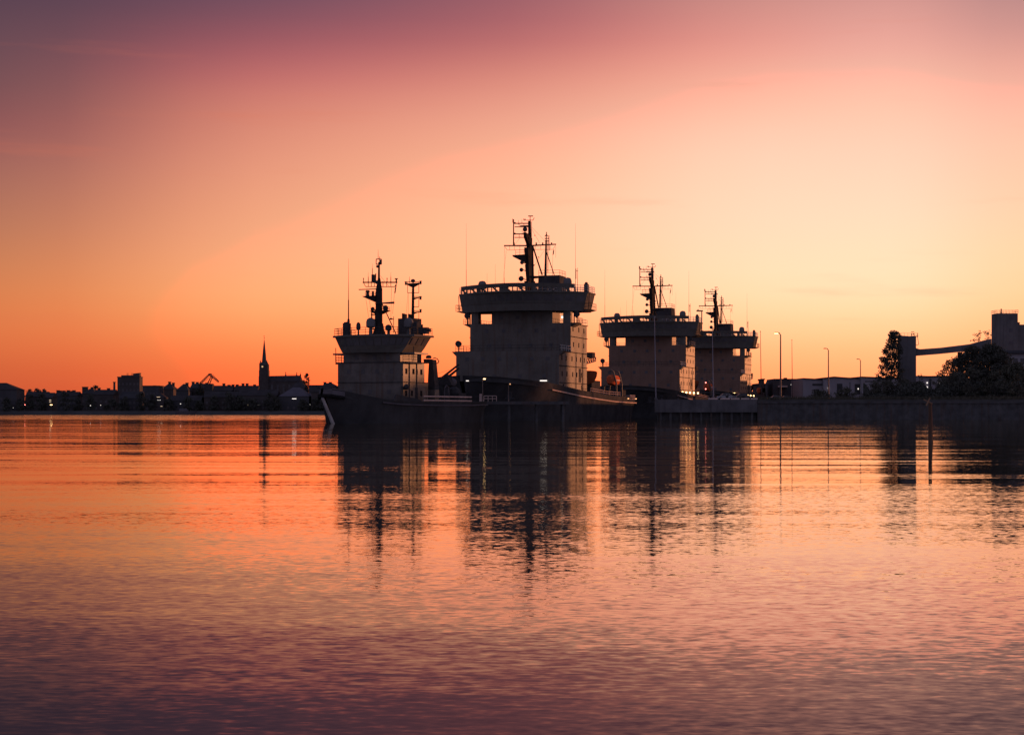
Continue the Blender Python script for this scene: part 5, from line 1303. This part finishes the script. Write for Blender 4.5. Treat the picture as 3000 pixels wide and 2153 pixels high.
# ------------------------------------------------------------------ trees and shrubs
def tree(label, x, y, zb, h, env, n_cl, leaf_n, ls, seed, m='leaf', name='tree', cat='tree', trunk_r=.22, group=None, clr=.9):
    """env(t) -> (centre offset, half width) of the crown at height fraction t"""
    rs = np.random.RandomState(seed)
    t = thing(name, label, cat, (x, y, zb), 0, group)
    tb = MB(); px = 0.0; prevp = np.array((0, 0, 0.0)); nseg = 6
    tips = []
    for i in range(1, nseg + 1):
        f = i / nseg; c, w = env(min(.98, f))
        p = np.array((c * .7 + rs.normal(0, .02 * h), rs.normal(0, .015 * h), h * .93 * f))
        tb.tube(prevp, p, trunk_r * (1 - (f - 1 / nseg) * .85), trunk_r * (1 - f * .85), 7)
        prevp = p; tips.append(p)
    cl = []
    for k in range(n_cl):
        f = rs.uniform(.05, 1.0) ** 1.0; c, w = env(f)
        a = rs.uniform(0, 2 * pi); q = sqrt(rs.uniform(0, 1)) * w
        cl.append((np.array((c + q * cos(a), q * sin(a) * .8, h * f)), clr * rs.uniform(.55, 1.25)))
    for k in range(0, n_cl, max(1, n_cl // 26)):
        p, r_ = cl[k]
        j = min(range(nseg), key=lambda i: abs(tips[i][2] - p[2] * .85))
        tb.tube(tips[j], p, trunk_r * .28, .02, 5)
    tb.build('trunk', 'bark', t)
    V = []; Fc = []
    tot = 0
    for p, r_ in cl:
        n = int(leaf_n * r_ ** 1.6)
        d = rs.normal(0, 1, (n, 3)); d /= np.linalg.norm(d, axis=1)[:, None]; d *= (rs.uniform(0, 1, n) ** .45 * r_)[:, None]; d[:, 2] *= .75
        for q in d + p:
            a = rs.normal(0, 1, 3); a /= np.linalg.norm(a); b_ = np.cross(a, rs.normal(0, 1, 3)); b_ /= np.linalg.norm(b_)
            s_ = ls * rs.uniform(.6, 1.3); o = len(V)
            V += [tuple(q - a * s_), tuple(q + b_ * s_ * .5), tuple(q + a * s_), tuple(q - b_ * s_ * .5)]; Fc.append((o, o + 1, o + 2, o + 3))
    me = bpy.data.meshes.new('crown'); me.from_pydata(V, [], Fc); me.materials.append(M[m])
    o = bpy.data.objects.new('crown', me); COL.objects.link(o); o.parent = t
    return t
def cone_env(w0, c0=0.0, p=.8): return lambda f: (c0 * (1 - f), w0 * (1 - f) ** p + .35)
def oval_env(w): return lambda f: (0, w * (sin(pi * min(1, .12 + .86 * f)) ** .7) + .1)
T = 415
h1 = wz(973, T) - QZ
tree('big ragged tree leaning against the narrow tower', wx(2622, T), T, QZ, h1, lambda f: (-(1 - f) * 2.3, 3.9 * (1 - f) ** .8 + .75), 330, 58, .22, 11, 'leaf', trunk_r=.35, clr=.72)
tree('slim sapling at the foot of the narrow tower, right side', wx(2696, 418), 418, QZ, wz(1092, 418) - QZ, oval_env(.9), 22, 26, .2, 12, 'leaf2', trunk_r=.08, clr=.5)
tree('tall thin tree rising over the conveyor bridge, left of the silo', wx(2868, 447), 447, QZ, wz(964, 447) - QZ, lambda f: (0, 2.6 if f > .6 else 3.4), 74, 24, .22, 13, 'leaf', trunk_r=.2, clr=.62)
tree('tree whose top touches the left corner of the grain silo', wx(2898, 454), 454, QZ, wz(970, 454) - QZ, lambda f: (0, 1.3 if f > .6 else 2.8), 70, 26, .22, 14, 'leaf', trunk_r=.2, clr=.62)
tree('round bushy tree under the conveyor bridge', wx(2795, 398), 398, QZ, wz(1052, 398) - QZ, oval_env(4.0), 130, 44, .23, 15, 'leaf2', trunk_r=.2, clr=.85)
tree('dark spreading tree before the conveyor legs', wx(2846, 392), 392, QZ, wz(1020, 392) - QZ, oval_env(5.0), 230, 55, .26, 16, 'leaf', trunk_r=.28, clr=1.15)
tree('broad dark tree before the grain silo', wx(2905, 386), 386, QZ, wz(1016, 386) - QZ, oval_env(5.4), 250, 55, .26, 17, 'leaf', trunk_r=.3, clr=1.2)
tree('low rounded tree at the right edge before the shed', wx(2972, 380), 380, QZ, wz(1072, 380) - QZ, oval_env(5.4), 210, 55, .26, 18, 'leaf2', trunk_r=.25, clr=1.15)
def shrub(u, v, y, w, label, seed, m='leaf2'):
    return tree(label, wx(u, y), y, QZ, wz(v, y) - QZ, oval_env(w), 40, 46, .2, seed, m, 'shrub', 'shrub', .07, 'shrubs along the quay edge', .8)
for i, (u, v, y, w, lb) in enumerate(((2400, 1146, 372, 2.4, 'low shrub before the flat roofed warehouse'), (2478, 1140, 376, 2.6, 'round shrub below the gabled warehouse doorways'), (2560, 1122, 380, 2.8, 'tall shrub at the left foot of the big tree'),
                                     (2600, 1118, 384, 3.2, 'leafy shrub hiding the big tree trunk'), (2655, 1112, 386, 3.4, 'wide shrub before the narrow tower base'), (2690, 1128, 384, 2.2, 'small shrub left of the white wall lamps'),
                                     (2756, 1098, 382, 2.6, 'shrub right of the white wall lamps'), (2790, 1088, 378, 3.4, 'thick shrub below the round bushy tree'), (2850, 1085, 372, 3.8, 'thick shrub below the dark spreading tree'),
                                     (2915, 1090, 370, 3.8, 'thick shrub below the broad dark tree'), (2985, 1100, 368, 3.8, 'shrub at the right edge of the quay'))):
    shrub(u, v, y, w, lb, 40 + i)
rg = np.random.RandomState(77)
ug = MB()
for i in range(26000):
    u = rg.uniform(2530, 3040); y = rg.uniform(372, 398); hmx = 2.2 + 2.6 * min(1, max(0, (u - 2600) / 200)) + 1.2 * sin(u * .043) + .7 * sin(u * .11)
    q = np.array((wx(u, y), y, QZ + rg.uniform(0, 1) ** .8 * hmx * (.6 + .4 * sin((y - 372) / 26 * pi))))
    a = rg.normal(0, 1, 3); a /= np.linalg.norm(a); c = np.cross(a, rg.normal(0, 1, 3)); c /= np.linalg.norm(c); k = .3 * rg.uniform(.6, 1.3)
    ug.add([q - a * k, q + c * k * .5, q + a * k, q - c * k * .5], [(0, 1, 2, 3)])
tag(ug.build('undergrowth', 'leaf'), 'dark undergrowth along the bank below the trees', None, None, 'stuff')
# trees of the far town
tree('bare looking tree right of the church roof', wx(899, 1060), 1060, 2, wz(1095, 1060) - 2, lambda f: (0, 2.0 * sin(pi * min(1, max(0, f - .62) / .42 + .12)) + .3 if f > .6 else .9), 170, 34, .34, 60, trunk_r=.3, clr=.85)
for i, (u, v, w, lb) in enumerate(((84, 1140, 3.2, 'pointed tree by the corner of the long hall'), (110, 1141, 4, 'first of two round trees over the low terrace'), (127, 1139, 4, 'second round tree over the low terrace, nearer the lit house'), (278, 1132, 4.4, 'bushy tree on the roofline beside the chimneyed manor'), (590, 1121, 3.4, 'dark tree crown just under the crane jib'))):
    tree(lb, wx(u, 1065), 1065, 2, wz(v, 1065) - 2, oval_env(w), 44, 30, .42, 70 + i, trunk_r=.3, group='trees among the far roofs', clr=1.3)

rw_ = random.Random(21)
for i, u in enumerate((20, 58, 96, 120, 186, 232, 262, 330, 366, 408, 436, 496, 548, 586, 622, 668, 706, 742, 792, 812, 884, 922, 946)):
    y = 979 + rw_.uniform(0, 4); v = rw_.uniform(1150, 1178)
    tree('dark tree among the waterfront houses of the far town', wx(u + rw_.uniform(-6, 6), y), y, 2, wz(v, y) - 2, oval_env(rw_.uniform(2.0, 4.2)), 26, 22, .5, 200 + i, trunk_r=.2, group='trees along the far waterfront', clr=1.5)

# bollards along the quay edge
for i, u in enumerate((1938, 1986, 2034, 2082, 2130, 2178)):
    o = MB().lathe((0, 0, 0), [(.30, 0), (.24, .12), (.2, .5), (.34, .58), (.36, .72), (.2, .8)], 12).build('bollard', 'steel', None, (wx(u, 351.3), 351.3, QZ))
    tag(o, 'short dark mooring bollard on the quay edge', 'bollard', 'mooring bollards along the quay edge')
